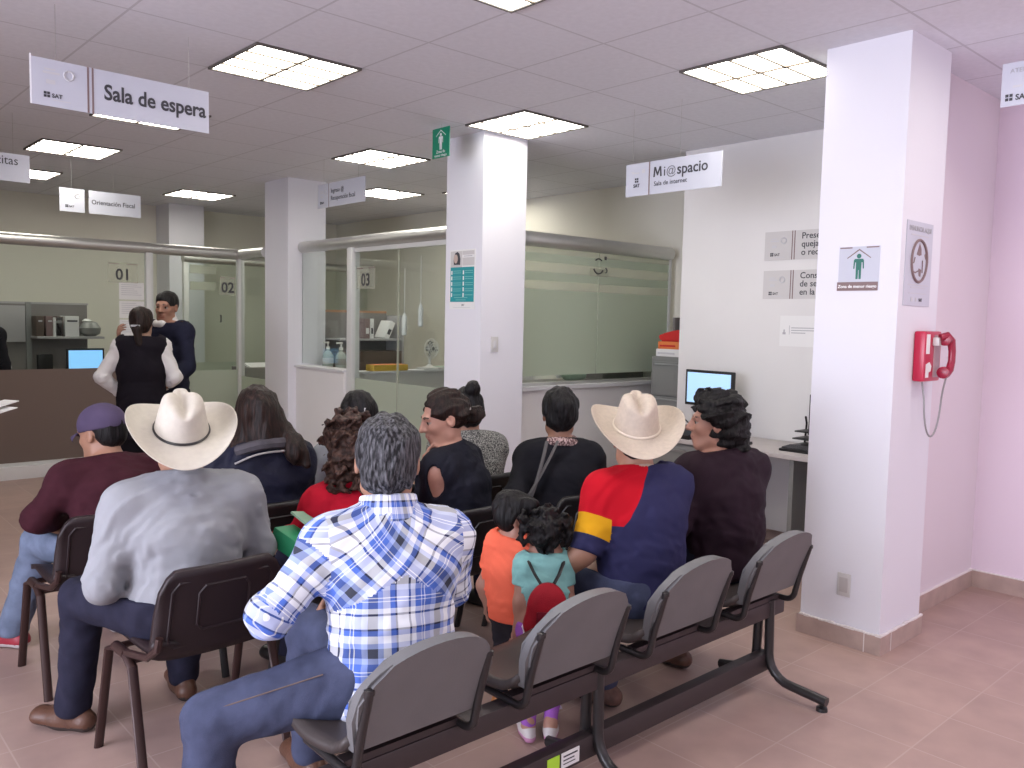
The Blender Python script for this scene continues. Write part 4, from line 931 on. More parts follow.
def head(hc, R, s=1.0, male=True, face=True):
    f = lambda x, y, z: hc+R@(np.array((x, y, z))*s)
    r = lambda *a: tuple(q*s for q in a)
    o = [ell('skin', f(0, -0.018, 0.028), r(0.074, 0.094, 0.090), R, 0.02), ell('skin', f(0, 0.022, -0.030), r(0.064, 0.070, 0.082), R, 0.03),
         cap('skin', f(-0.022, 0.058, -0.094), f(0.022, 0.058, -0.094), (0.022 if male else 0.017)*s, k=0.03),
         cap('skin', f(-0.050, 0.005, -0.070), f(-0.018, 0.058, -0.094), 0.018*s, k=0.03), cap('skin', f(0.050, 0.005, -0.070), f(0.018, 0.058, -0.094), 0.018*s, k=0.03)]
    if face:
        o += [cap('skin', f(-0.036, 0.078, 0.026), f(0.036, 0.078, 0.026), (0.012 if male else 0.008)*s, k=0.02),
              ell('skin', f(-0.034, 0.062, -0.022), r(0.022, 0.02, 0.018), R, 0.02), ell('skin', f(0.034, 0.062, -0.022), r(0.022, 0.02, 0.018), R, 0.02),
              ell('skin', f(-0.032, 0.097, 0.007), r(0.018, 0.014, 0.011), R, 0.012, True), ell('skin', f(0.032, 0.097, 0.007), r(0.018, 0.014, 0.011), R, 0.012, True),
              cap('skin', f(0, 0.086, 0.018), f(0, 0.110, -0.024), 0.009*s, 0.0125*s, k=0.012), ell('skin', f(-0.013, 0.096, -0.028), 0.0095*s, R, 0.008), ell('skin', f(0.013, 0.096, -0.028), 0.0095*s, R, 0.008),
              ell('white', f(-0.031, 0.0725, 0.007), r(0.0105, 0.0105, 0.0070), R, 0.002), ell('white', f(0.031, 0.0725, 0.007), r(0.0105, 0.0105, 0.0070), R, 0.002),
              ell('iris', f(-0.031, 0.0800, 0.007), r(0.0068, 0.0055, 0.0068), R, 0.001), ell('iris', f(0.031, 0.0800, 0.007), r(0.0068, 0.0055, 0.0068), R, 0.001),
              cap('skin', f(-0.045, 0.075, 0.0175), f(-0.019, 0.085, 0.0175), 0.0055*s, k=0.004), cap('skin', f(0.045, 0.075, 0.0175), f(0.019, 0.085, 0.0175), 0.0055*s, k=0.004),
              cap('brow', f(-0.050, 0.078, 0.029), f(-0.018, 0.092, 0.030), 0.0036*s, k=0.003), cap('brow', f(0.050, 0.078, 0.029), f(0.018, 0.092, 0.030), 0.0036*s, k=0.003),
              cap('skin', f(0, 0.082, -0.058), f(0, 0.078, -0.07), (0.030*s, 0.014*s), (0.026*s, 0.014*s), X=R[:, 0], k=0.015),
              cap('lip', f(-0.020, 0.086, -0.058), f(0.020, 0.086, -0.058), 0.0065*s, k=0.004), cap('lip', f(0, 0.092, -0.0565), f(0, 0.092, -0.057), 0.006*s, k=0.01), cap('lip', f(-0.015, 0.086, -0.069), f(0.015, 0.086, -0.069), 0.0070*s, k=0.004)]
    for sx in (-1, 1):
        E = R@rotm(0, 0, 0)
        o += [ell('skin', f(sx*0.078, -0.012, -0.004), r(0.010, 0.021, 0.033), R, 0.008), ell('skin', f(sx*0.086, -0.004, -0.002), r(0.008, 0.010, 0.017), R, 0.006, True)]
    return o
def lerp(a, b, t): return np.asarray(a)*(1-t)+np.asarray(b)*t
def skeleton(J, s=1.0, g=1.0, male=True, face=True, hands=True):
    """J: joints in metres; g: girth; s: head / limb scale. Tags name the regions."""
    lat = nrm(J['shR']-J['shL']); plat = nrm(J['hipR']-J['hipL'])
    pel = (J['hipL']+J['hipR'])/2; sh = (J['shL']+J['shR'])/2; nk = J['neck']
    ch = J.get('chest', lerp(pel, sh, 0.62)); wa = J.get('waist', lerp(pel, sh, 0.28))
    W = np.linalg.norm(J['shR']-J['shL'])/2
    o = []
    o += [cap('pelvis', pel+V3(0, 0, -0.01)*s, wa, (0.165*g*s, 0.125*g*s), (0.148*g*s, 0.112*g*s), X=plat, k=0.04),
          cap('torso', wa, ch, (0.150*g*s, 0.112*g*s), (0.168*g*s, 0.120*g*s), X=lat, k=0.05),
          cap('torso', ch, lerp(ch, sh, 0.85), (0.168*g*s, 0.120*g*s), (W*0.82, 0.085*g*s), X=lat, k=0.05),
          cap('torso', lerp(sh, J['shL'], 0.80), lerp(sh, J['shR'], 0.80), 0.066*g*s, k=0.05),
          cap('torso', lerp(sh, nk, 0.75), lerp(sh, J['shL'], 0.72)+V3(0, 0, 0.012)*s, 0.052*s, 0.048*g*s, k=0.05), cap('torso', lerp(sh, nk, 0.75), lerp(sh, J['shR'], 0.72)+V3(0, 0, 0.012)*s, 0.052*s, 0.048*g*s, k=0.05)]
    hr = J['R']; hc = J['head']; hs = s*J.get('hs', 1.0)
    o += [cap('neck', lerp(sh, nk, 0.6), hc+hr@(V3(0, -0.022, -0.055)*hs), (0.060 if male else 0.050)*s, (0.055 if male else 0.046)*s, k=0.03)]
    for q in head(hc, hr, hs, male, face): o.append(q)
    for sd in 'LR':
        a = g**0.7*s*(1.0 if male else 0.88)
        o += [ell('uarm'+sd, J['sh'+sd], 0.056*a, None, 0.04), cap('uarm'+sd, J['sh'+sd], J['el'+sd], 0.050*a, 0.042*a, k=0.045), cap('farm'+sd, J['el'+sd], J['wr'+sd], 0.043*a, 0.029*a, k=0.02),
              cap('farm'+sd, lerp(J['el'+sd], J['wr'+sd], 0.15), lerp(J['el'+sd], J['wr'+sd], 0.4), 0.045*a, 0.040*a, k=0.02)]
        if hands:
            hd = J.get('hd'+sd); hd = nrm(J['wr'+sd]-J['el'+sd]) if hd is None else nrm(hd)
            hn = J.get('hn'+sd, V3(0, 0, 1)); cu = J.get('hcurl'+sd, 0.55)
            if abs(nrm(hn)@hd) > 0.95: hn = V3(0, -1, 0.2)
            th = 1 if sd == 'L' else -1
            o += hand('hand'+sd, J['wr'+sd], hd, hn, J.get('th'+sd, th), cu, s)
    for sd in 'LR':
        b = g**0.6*s; kn = J['kn'+sd]; an = J['an'+sd]; hp = J['hip'+sd]
        o += [cap('thigh'+sd, hp, kn, 0.092*b, 0.060*b, k=0.04), cap('shin'+sd, kn, an, 0.058*b, 0.038*b, k=0.03), cap('shin'+sd, lerp(kn, an, 0.18)+nrm(kn-J['toe'+sd])*0*s, lerp(kn, an, 0.45), 0.056*b, 0.050*b, k=0.03)]
        toe = J['toe'+sd]; fd = nrm((toe-an)*V3(1, 1, 0.3)); heel = an-fd*0.045*s-V3(0, 0, an[2]-0.035*s if J.get('flat', True) else 0.045*s)
        o += [cap('foot'+sd, heel, toe, (0.034*s, 0.034*s), (0.040*s, 0.026*s), X=np.cross(fd, V3(0, 0, 1)), k=0.02), cap('foot'+sd, an, lerp(heel, toe, 0.5), 0.038*s, 0.034*s, k=0.03)]
    return o
def seated(lean=4, side=0, twist=0, yaw=0, pitch=0, roll=0, s=1.0, seat=0.445, W=0.185, hipw=0.09, L=None, R=None, kL=None, kR=None, aL=None, aR=None, tL=None, tR=None, headfw=0.02, hunch=0.0, hs=1.06, th=0.85, nk=0.135):
    """seated pose, facing local +y. lean forward / side to the right / twist left, degrees; wrists and elbows as (elbow, wrist) in local metres"""
    J = {}; pel = V3(0, 0, seat+0.085*s)
    J['hipL'] = pel+V3(-hipw, 0.02, 0); J['hipR'] = pel+V3(hipw, 0.02, 0)
    B = rotm(twist, -lean, side); up = B@V3(0, 0, 1)
    up2 = rotm(twist, -lean-hunch, side)@V3(0, 0, 1)
    wa = pel+up*0.16*s*th; ch = wa+up*0.17*s*th; sh = ch+up2*0.135*s*th
    J['waist'] = wa; J['chest'] = ch
    B2 = rotm(twist, -lean-hunch, side)
    J['shL'] = sh+B2@V3(-W*s, 0.0, -0.022*s); J['shR'] = sh+B2@V3(W*s, 0.0, -0.022*s)
    J['neck'] = sh+B2@V3(0, 0.0, 0.062*s)
    J['R'] = rotm(yaw, pitch, roll)
    J['head'] = J['neck']+lerp(up2, V3(0, 0, 1), 0.5)*nk*s*hs + rotm(yaw)@V3(0, headfw, 0)*s; J['hs'] = hs
    for sd, q, sx in (('L', L, -1), ('R', R, 1)):
        if q is None: q = ((sx*(W+0.06), 0.06, sh[2]-0.29*s), (sx*0.13, 0.28, seat+0.16))
        J['el'+sd] = np.array(q[0], float); J['wr'+sd] = np.array(q[1], float)
    J['knL'] = V3(-0.13, 0.43*s, seat+0.055) if kL is None else np.array(kL, float); J['knR'] = V3(0.13, 0.43*s, seat+0.055) if kR is None else np.array(kR, float)
    J['anL'] = J['knL']*V3(1, 1, 0)+V3(0, 0.02, 0.095) if aL is None else np.array(aL, float); J['anR'] = J['knR']*V3(1, 1, 0)+V3(0, 0.02, 0.095) if aR is None else np.array(aR, float)
    J['toeL'] = J['anL']+V3(-0.03, 0.15*s, -0.06) if tL is None else np.array(tL, float); J['toeR'] = J['anR']+V3(0.03, 0.15*s, -0.06) if tR is None else np.array(tR, float)
    return J
# ------------------------------------------------------------------ hair, skin, cloth materials
def skin_mats(name, col, lipc=None, brow=(0.07, 0.04, 0.03)):
    return [mat(name+'_skin', col, 0.5, bump=0.03, bscale=400, var=0.05, vscale=25), mat(name+'_lip', lipc or (col[0]*0.8, col[1]*0.5, col[2]*0.52), 0.45), mat(name+'_brow', brow, 0.7), EYE_W, EYE_D]
EYE_W = mat('eye_white', (0.30, 0.25, 0.22), 0.4); EYE_D = mat('eye_iris', (0.02, 0.012, 0.01), 0.15)
SLOT = {'lip': 1, 'brow': 2, 'white': 3, 'iris': 4}
def hair_mat(name, col, hi, scale=110, stretch=(1, 1, 0.12), rough=0.55):
    m = mat(name, col, rough, bump=0.55, bscale=scale, stretch=stretch, spec=0.25); N, L = nt_of(m)
    b = N['Principled BSDF']; n = N.new('ShaderNodeTexNoise'); n.inputs['Scale'].default_value = scale*0.8; n.inputs['Detail'].default_value = 3
    mp = [x for x in N if x.type == 'MAPPING'][0]; L.new(mp.outputs[0], n.inputs['Vector'])
    r = N.new('ShaderNodeValToRGB'); r.color_ramp.elements[0].position = 0.42; r.color_ramp.elements[1].position = 0.72
    r.color_ramp.elements[0].color = (*col, 1); r.color_ramp.elements[1].color = (*hi, 1); L.new(n.outputs['Fac'], r.inputs[0]); L.new(r.outputs[0], b.inputs['Base Color'])
    return m
def cloth(name, col, var=0.08, rough=0.85, bump=0.25, bscale=260, vscale=14): return mat(name, col, rough, bump=bump, bscale=bscale, var=var, vscale=vscale, spec=0.12)
def folds(amp=0.004, f=14, st=(1, 1, 1)): return lambda P: amp*wob(P, f, st)*0.7+amp*0.55*wob(P+0.3*np.sin(P[..., [2, 0, 1]]*9), f*2.4, st)
TORSO = ('pelvis', 'torso'); ARMS = ('uarmL', 'uarmR', 'farmL', 'farmR'); LEGS = ('thighL', 'thighR', 'shinL', 'shinR')
class Person:
    def __init__(p, label, loc, rz, J, mats, g=1.0, s=1.0, male=True, face=True, h=0.007, group=None, cat='person'):
        p.root = thing('person', label, cat, loc, math.radians(rz), group); p.J = J; p.g = g; p.s = s; p.male = male
        p.P = skeleton(J, s, g, male, face); p.hs = s*J.get('hs', 1.0)
        p.body = solid('body', p.P, h, mats, p.root, pick=lambda t, C: SLOT.get(t, 0))
    def hd(p, x, y, z): return p.J['head']+p.J['R']@(V3(x, y, z)*p.hs)
    def top(p, name, m, sleeves='long', d=0.012, hem=0.0, h=0.008, noise=None, extra=(), subs=(), pick=None, uvf=None, skirt=0.0, cuff=0.985, collar=True, keep=None, nl=0.17):
        J = p.J; q = inflate(p.P, d, TORSO)
        if sleeves:
            q += inflate(p.P, d, ('uarmL', 'uarmR'))
            for sd in 'LR':
                if sleeves == 'long':
                    fs = [c for c in p.P if c.tag == 'farm'+sd]
                    for c in inflate(fs, d+0.002):
                        if np.allclose(c.q['b'], J['wr'+sd]): c.q['b'] = lerp(J['el'+sd], J['wr'+sd], cuff-0.06)
                        q.append(c)
        if collar: q += [cap('collar', lerp((J['shL']+J['shR'])/2, J['neck'], 0.5), lerp(J['neck'], J['head'], 0.16), 0.068*p.s, 0.062*p.s, k=0.02)]
        q += list(extra); q += list(subs)
        hemz = J['waist'][2]*0+min(J['hipL'][2], J['hipR'][2])+hem
        def cutf(P):
            c = hemz-P[:, 2]                                    # hem
            n = nrm(J['head']-J['neck']); c2 = (P-lerp(J['neck'], J['head'], nl))@n   # neckline
            near = np.linalg.norm(P-J['neck'], axis=1) < 0.14*p.s; c2 = np.where(near, c2, -1)
            c = np.maximum(c, c2)
            if sleeves == 'short':
                pass
            for sd in 'LR':
                if sleeves in ('short', 'half'):
                    ax = nrm(J['el'+sd]-J['sh'+sd]); t = (P-lerp(J['sh'+sd], J['el'+sd], 0.62 if sleeves == 'short' else 1.02))@ax
                    r = np.linalg.norm((P-J['el'+sd])-np.outer((P-J['el'+sd])@ax, ax), axis=1)
                    c = np.maximum(c, np.where((r < 0.085*p.s) & (np.linalg.norm(P-J['el'+sd], axis=1) < 0.2*p.s), t, -1))
            return c
        return solid(name, q, h, m, p.root, noise=noise or folds(), cut=cutf, pick=pick, uvf=uvf)
    def trousers(p, name, m, d=0.012, h=0.009, noise=None, up=0.06, bottom=0.06, extra=(), flare=0.012, pick=None):
        J = p.J; q = inflate(p.P, d, ('pelvis', 'thighL', 'thighR'))
        if flare < 0: q += inflate(p.P, d, ('shinL', 'shinR'))
        else:
          for sd in 'LR': q += [cap('shin'+sd, J['kn'+sd], lerp(J['kn'+sd], J['an'+sd], 1.0), (0.058+d)*p.s*p.g**.6, (0.050+flare)*p.s, k=0.03)]
        q += list(extra); zt = J['hipL'][2]+up
        def cutf(P):
            c = P[:, 2]-zt; c = np.maximum(c, bottom-P[:, 2]); return c
        return solid(name, q, h, m, p.root, noise=noise or folds(0.005, 11), cut=cutf, pick=pick)
    def shoes(p, m, h=0.007, d=0.008, sole=None, boot=False):
        out = []
        for sd in 'LR':
            q = inflate(p.P, d, ('foot'+sd,))
            if boot: q.append(cap('foot'+sd, p.J['an'+sd], lerp(p.J['an'+sd], p.J['kn'+sd], 0.25), 0.05*p.s, 0.055*p.s, k=0.02))
            lowz = min(x.bounds()[0][2] for x in q)
            floor_z = max(0.004, lowz+0.010)
            o = solid('shoe', q, h, [m, sole or m], p.root, cut=lambda P: floor_z-P[:, 2], pick=lambda t, C: np.where(C[:, 2] < floor_z+0.022, 1, 0))
            out.append(o)
        return out
    def hair(p, m, prims, h=0.0055, amp=0.006, f=60, st=(1, 1, 0.3), face_cut=True, cut=None, name='hair', fc=((0, 0.125, -0.03), (0.075, 0.085, 0.115))):
        q = list(prims)
        if face_cut: q.append(ell('skin', p.hd(*fc[0]), tuple(x*p.hs for x in fc[1]), p.J['R'], 0.012, True))
        Ri = p.J['R']; hc = p.J['head']
        return solid(name, q, h, m, p.root, noise=lambda P: amp*wob((P-hc)@Ri, f, st)+0.35*amp*wob((P-hc)@Ri, f*2.3, st), cut=cut)
    def capshape(p, grow=0.012, low=-0.06, k=0.02, back=0.0):
        """skull cap of hair reaching down to the nape"""
        R = p.J['R']; s = p.hs; g = grow
        return [ell('hair', p.hd(0, -0.022-back/2, 0.034), tuple(x*s for x in (0.074+g, 0.094+g+back/2, 0.088+g)), R, k), ell('hair', p.hd(0, -0.055, low+0.04), tuple(x*s for x in (0.064+g, 0.055+g, 0.062+g)), R, k)]
    def ecap(p, a, b, ra, rb=None, k=0.02, tag='hair'): return cap(tag, p.hd(*a), p.hd(*b), ra*p.hs, None if rb is None else rb*p.hs, k=k)
    def eell(p, c, r, k=0.02, tag='hair', R=None): return ell(tag, p.hd(*c), tuple(x*p.hs for x in ((r, r, r) if isinstance(r, (int, float)) else r)), p.J['R'] if R is None else p.J['R']@R, k)
def pants_uv(p, V): return np.stack([V[..., 0], V[..., 2]], -1)
def garment_uv(J):
    lat = nrm(J['shR']-J['shL']); sh = (J['shL']+J['shR'])/2; pel = (J['hipL']+J['hipR'])/2; up = nrm(sh-pel); fw = np.cross(up, lat)
    def f(p, V):
        if p.tag[:4] in ('uarm', 'farm') and p.kind == 'cap':
            a, b = p.q['a'], p.q['b']; ax = nrm(b-a); e1 = nrm(np.cross(ax, V3(0.2, 1, 0.1)))
            D = V-a; u = D@e1; v = D@ax+(0.28 if p.tag[:4] == 'farm' else 0)
            return np.stack([u, v], -1)
        D = V-pel; x = D@lat; y = D@fw
        ang = np.arctan2(x, -y); a0 = ang[..., :1]; ang = np.where(ang-a0 > PI, ang-2*PI, np.where(ang-a0 < -PI, ang+2*PI, ang))
        return np.stack([ang*0.155, D@up], -1)
    return f
# straw cowboy hat : one closed, creased crown and a rolled brim
def cowboy_hat(P, band=None, straw=None, centre=(0, -0.01, 0.055), pitch=0, yaw=0, roll=0, sc=1.0, name='straw_hat', label='straw cowboy hat'):
    R = P.J['R']@rotm(yaw, pitch, roll); c = P.hd(*centre); b = bmesh.new(); n = 56
    rings = []
    prof = []
    for k in range(9):        # top, inwards to the crown edge
        t = k/8; prof.append(('top', t))
    for k in range(1, 9): prof.append(('side', k/8))
    for k in range(1, 13): prof.append(('brim', k/12))
    for kind, t in prof:
        ring = []
        for j in range(n):
            a = 2*PI*j/n; ca, sa = math.cos(a), math.sin(a)   # sa>0 front
            bx, by = 0.092, 0.110      # crown base
            tx, ty = 0.066, 0.092      # crown top
            pinch = 1-0.30*math.exp(-((abs(a-PI/2) if a < PI else PI)-0.62)**2/0.10) if sa > 0 else 1
            if kind == 'top':
                x, y = tx*ca*t*pinch, ty*sa*t
                z = 0.134+0.012*sa*t - 0.030*math.exp(-(x/0.020)**2)*(1-0.55*t**4) + 0.004*t - 0.014*max(0, t-0.6)**2/0.16
                if sa > 0.2: z -= 0.022*math.exp(-((abs(ca)-0.62)/0.28)**2)*t**2*sa
            elif kind == 'side':
                e = t; q = e**0.9
                pp = pinch*(1-q)+q
                x = (tx+(bx-tx)*q)*ca*pp; y = (ty+(by-ty)*q)*sa
                z = (0.124+0.016*sa)*(1-e)+0.004*e
                if sa > 0.2: z -= 0.022*math.exp(-((abs(ca)-0.62)/0.28)**2)*sa*(1-e)**2
            else:
                rx, ry = bx+(0.198-bx)*t, by+(0.225-by)*t
                x, y = rx*ca, ry*sa
                z = 0.004 + 0.060*(abs(ca)**1.8)*t**2.4 - 0.024*(abs(sa)**3)*t**1.6 - 0.012*t*(1-t)
                x *= 1-0.06*abs(ca)**2*t**3
            ring.append(b.verts.new(Vector(c+R@(V3(x, y, z)*sc))))
        rings.append(ring)
    for A, B in zip(rings, rings[1:]):
        for j in range(n):
            f = (A[j], A[(j+1) % n], B[(j+1) % n], B[j])
            b.faces.new(f)
    bmesh.ops.remove_doubles(b, verts=b.verts, dist=0.0004)
    bmesh.ops.recalc_face_normals(b, faces=b.faces)
    me = bpy.data.meshes.new(name); b.to_mesh(me); b.free(); me.shade_smooth()
    o = link(name, me, straw, P.root); o['label'] = label
    md = o.modifiers.new('thickness', 'SOLIDIFY'); md.thickness = 0.004; md.offset = 0
    sb = o.modifiers.new('smooth', 'SUBSURF'); sb.levels = 1; sb.render_levels = 1
    if band:
        pts = [Vector(c+R@(V3(0.0925*math.cos(2*PI*k/40), 0.1105*math.sin(2*PI*k/40), 0.012)*sc)) for k in range(40)]
        m2 = MB(); m2.tube(pts, 0.0050, 8, closed=True); k = m2.build('hat_band', band, o, True)
    return o
# ------------------------------------------------------------------ the people
def standing(hgt=1.7, W=0.18, yaw=0, pitch=0, roll=0, L=None, R=None, s=None, hs=1.0, lean=0, kick=None, hipz=None):
    s = hgt/1.72 if s is None else s; J = {}
    hz = (0.90*s if hipz is None else hipz); B = rotm(0, -lean, 0); up = B@V3(0, 0, 1); pel = V3(0, 0, hz)
    J['hipL'] = V3(-0.088*s, 0, hz); J['hipR'] = V3(0.088*s, 0, hz)
    J['waist'] = pel+up*0.13*s; J['chest'] = pel+up*0.33*s; sh = pel+up*0.51*s
    J['shL'] = sh+V3(-W*s, 0, 0); J['shR'] = sh+V3(W*s, 0, 0); J['neck'] = sh+up*0.06*s
    J['R'] = rotm(yaw, pitch, roll); J['hs'] = hs; J['head'] = J['neck']+up*0.135*s*(0.35+0.65*hs)+J['R']@V3(0, 0.02*s, 0)
    for sd, q, sx in (('L', L, -1), ('R', R, 1)):
        if q is None: q = ((sx*(W+0.05)*s, -0.02*s, sh[2]-0.28*s), (sx*(W+0.06)*s, 0.06*s, sh[2]-0.52*s))
        J['el'+sd] = np.array(q[0], float); J['wr'+sd] = np.array(q[1], float)
        J['kn'+sd] = V3(sx*0.09*s, 0.02*s, hz*0.53); J['an'+sd] = V3(sx*0.09*s, -0.02*s, 0.085*s); J['toe'+sd] = J['an'+sd]+V3(sx*0.03*s, 0.15*s, -0.05*s)
    return J
SK1 = (0.36, 0.19, 0.125); SK2 = (0.44, 0.26, 0.18); SK3 = (0.30, 0.15, 0.095)
H_BLACK = hair_mat('black_hair', (0.004, 0.0035, 0.004), (0.014, 0.012, 0.013))
H_BROWN = hair_mat('dark_brown_hair', (0.009, 0.005, 0.004), (0.034, 0.016, 0.012))
H_CURLY = hair_mat('brown_curly_hair', (0.025, 0.013, 0.010), (0.11, 0.06, 0.045), 70, (1, 1, 1))
H_GREY = hair_mat('greying_hair', (0.008, 0.008, 0.010), (0.15, 0.15, 0.165), 150, (1, 1, 0.25))
STRAW = mat('cream_straw', (0.54, 0.50, 0.43), 0.6, bump=0.25, bscale=420, var=0.05, vscale=40)
STRAW2 = mat('warm_straw', (0.52, 0.44, 0.36), 0.6, bump=0.35, bscale=300, var=0.07, vscale=60)
DENIM_D = cloth('dark_denim', (0.022, 0.022, 0.040), 0.2, bscale=500); DENIM = cloth('blue_grey_denim', (0.062, 0.072, 0.125), 0.22, bscale=500); DENIM_L = cloth('light_denim', (0.16, 0.20, 0.29), 0.2, bscale=500)
LEATHER = mat('brown_leather', (0.10, 0.045, 0.028), 0.45, bump=0.2, bscale=90, var=0.2, vscale=12); SOLE = mat('dark_sole', (0.035, 0.025, 0.022), 0.7)
SHOE_W = mat('white_shoe', (0.62, 0.58, 0.58), 0.5); SHOE_B = mat('black_shoe', (0.015, 0.014, 0.015), 0.35)

# 1 -- man in the grey shirt and cream hat
J = seated(lean=8, side=0, twist=-10, yaw=-16, pitch=0, W=0.20, hipw=0.10, seat=0.452, nk=0.115, headfw=0.03, L=((-0.265, 0.06, 0.66), (-0.17, 0.27, 0.58)), R=((0.285, 0.02, 0.69), (0.20, 0.24, 0.61)),
           kL=(-0.23, 0.37, 0.52), aL=(-0.25, 0.43, 0.10), tL=(-0.33, 0.55, 0.045), kR=(0.17, 0.40, 0.52), aR=(0.17, 0.43, 0.10))
p = Person('person in a grey long sleeved shirt and white straw hat with black band', (-1.41, 0.70, 0), 3, J, skin_mats('tan', SK1), g=1.13)
p.top('shirt', cloth('grey_shirt', (0.30, 0.31, 0.335), 0.04, bscale=420), 'long', 0.016, hem=-0.09, noise=folds(0.006, 12, (1, 1, 1.9)), cuff=1.0)
p.trousers('trousers', DENIM_D, 0.014); p.shoes(LEATHER, sole=SOLE, boot=True)
p.hair(H_BLACK, p.capshape(0.006), amp=0.003)
cowboy_hat(p, SHOE_B, STRAW, (0, -0.030, 0.040), 24, -2, 0, 1.0, 'straw_hat', 'white straw hat with thin black band')

# 2 -- man in the purple cap
J = seated(th=0.78, lean=19, side=1, yaw=24, pitch=-12, hunch=14, s=0.95, W=0.20, L=((-0.30, 0.13, 0.68), (-0.12, 0.34, 0.62)), kL=(-0.22, 0.36, 0.52), aL=(-0.30, 0.52, 0.09), tL=(-0.38, 0.66, 0.04))
p = Person('person in a maroon sweater and purple cap sitting slouched at far left', (-1.34, 1.65, 0), 4, J, skin_mats('tan_b', SK1), g=1.08)
p.top('sweater', cloth('maroon_knit', (0.048, 0.013, 0.020), 0.15, bscale=300), 'long', 0.017, hem=-0.02, cuff=1.0)
p.trousers('jeans', DENIM_L, 0.014); p.shoes(mat('red_shoe', (0.35, 0.03, 0.05), 0.5), sole=SHOE_W)
p.hair(H_BLACK, p.capshape(0.004, -0.05), amp=0.003)
capm = cloth('purple_cap', (0.085, 0.065, 0.12), 0.06); Rr = p.J['R']; hc = p.J['head']
o = p.hair(capm, [p.eell((0, -0.015, 0.040), (0.090, 0.108, 0.092))], amp=0.001, face_cut=False, cut=lambda P: -((P-hc)@Rr)[:, 2]+0.018, name='cap')
MB().slab(lambda u, v: (Vector(p.hd((u-0.5)*0.15*(1-0.25*v*v), 0.075+0.085*v*(1-((u-0.5)*1.6)**2), 0.030-0.02*v-0.03*(2*u-1)**2)), Vector(Rr@V3(0, 0, 1))), 12, 6, 0.004).build('cap_bill', capm, o, 'all')

# 3 -- woman in the navy jacket
J = seated(lean=6, twist=-18, yaw=-20, pitch=-8, s=0.98, W=0.185, th=0.80)
p = Person('person with long dark hair in a navy padded jacket with hood', (-0.78, 1.45, 0), 0, J, skin_mats('tan_c', SK1), male=False, face=False, g=1.1)
sh = (J['shL']+J['shR'])/2
p.top('jacket', cloth('navy_nylon', (0.014, 0.015, 0.030), 0.1, 0.5, bscale=60), 'long', 0.03, hem=-0.05, noise=folds(0.008, 10), cuff=1.0,
      extra=[cap('hood', sh+V3(-0.10, -0.07, 0.05), sh+V3(0.14, -0.07, 0.05), 0.065, k=0.04), cap('hood', sh+V3(-0.13, -0.10, -0.05), sh+V3(0.16, -0.10, -0.05), 0.06, k=0.04)])
b = MB(); b.tube([sh+V3(0.02+0.165*math.sin(t), -0.075-0.07*math.cos(t), 0.115-0.03*abs(math.sin(t))**3) for t in [-1.4+2.8*k/20 for k in range(21)]], 0.026, 8); b.build('hood_trim', cloth('grey_fleece', (0.075, 0.070, 0.080), 0.3), p.root, True)
b = MB(); b.tube([sh+V3(0.02+0.185*math.sin(t), -0.09-0.075*math.cos(t), 0.080-0.05*abs(math.sin(t))**3) for t in [-1.4+2.8*k/20 for k in range(21)]], 0.005, 6); b.build('hood_piping', cloth('pale_piping', (0.35, 0.33, 0.33)), p.root, True)
p.trousers('trousers', DENIM_D); p.shoes(SHOE_B)
p.hair(H_BROWN, p.capshape(0.022, -0.07)+[p.ecap((0, -0.07, 0.0), (0.02, -0.085, -0.10), 0.085, 0.07, 0.05), p.ecap((0.05, -0.05, -0.02), (0.15, -0.12, -0.16), 0.055, 0.05, 0.04), p.ecap((0.15, -0.12, -0.14), (0.19, -0.14, -0.22), 0.045, 0.02, 0.03), p.ecap((-0.05, -0.05, -0.02), (-0.09, -0.07, -0.17), 0.055, 0.04, 0.04)], amp=0.007, f=45, st=(1, 1, 0.25))

# 4 -- man in the plaid shirt
def plaid_mat():
    m = mat('blue_plaid', (0.5, 0.5, 0.6), 0.8, bump=0.12, bscale=500, spec=0.25); N, L = nt_of(m); b = N['Principled BSDF']
    uv = N.new('ShaderNodeUVMap'); uv.uv_map = 'cloth'; sx = N.new('ShaderNodeSeparateXYZ'); L.new(uv.outputs[0], sx.inputs[0])
    def ramp(c, per, off):
        f = mth(N, L, 'FRACT', mth(N, L, 'ADD', mth(N, L, 'DIVIDE', c, per), off)); r = N.new('ShaderNodeValToRGB'); r.color_ramp.interpolation = 'CONSTANT'
        st = [(0.0, 'w'), (0.17, 'n'), (0.20, 'w'), (0.27, 'b'), (0.36, 'w'), (0.375, 'b'), (0.41, 'w'), (0.425, 'b'), (0.52, 'l'), (0.60, 'k'), (0.73, 'l'), (0.80, 'w'), (0.90, 'b'), (0.97, 'n')]
        cs = {'w': (0.82, 0.84, 0.88), 'n': (0.02, 0.024, 0.07), 'b': (0.075, 0.15, 0.52), 'l': (0.34, 0.42, 0.70), 'k': (0.04, 0.045, 0.065)}
        e = r.color_ramp.elements
        e[0].position = 0; e[0].color = (*cs['w'], 1); e[1].position = st[1][0]; e[1].color = (*cs[st[1][1]], 1)
        for pos, k in st[2:]: q = e.new(pos); q.color = (*cs[k], 1)
        L.new(f, r.inputs[0]); return r.outputs[0]
    c = mixc(N, L, 0.5, ramp(sx.outputs[0], 0.185, 0.1), ramp(sx.outputs[1], 0.20, 0.3)); L.new(c, b.inputs['Base Color']); return m
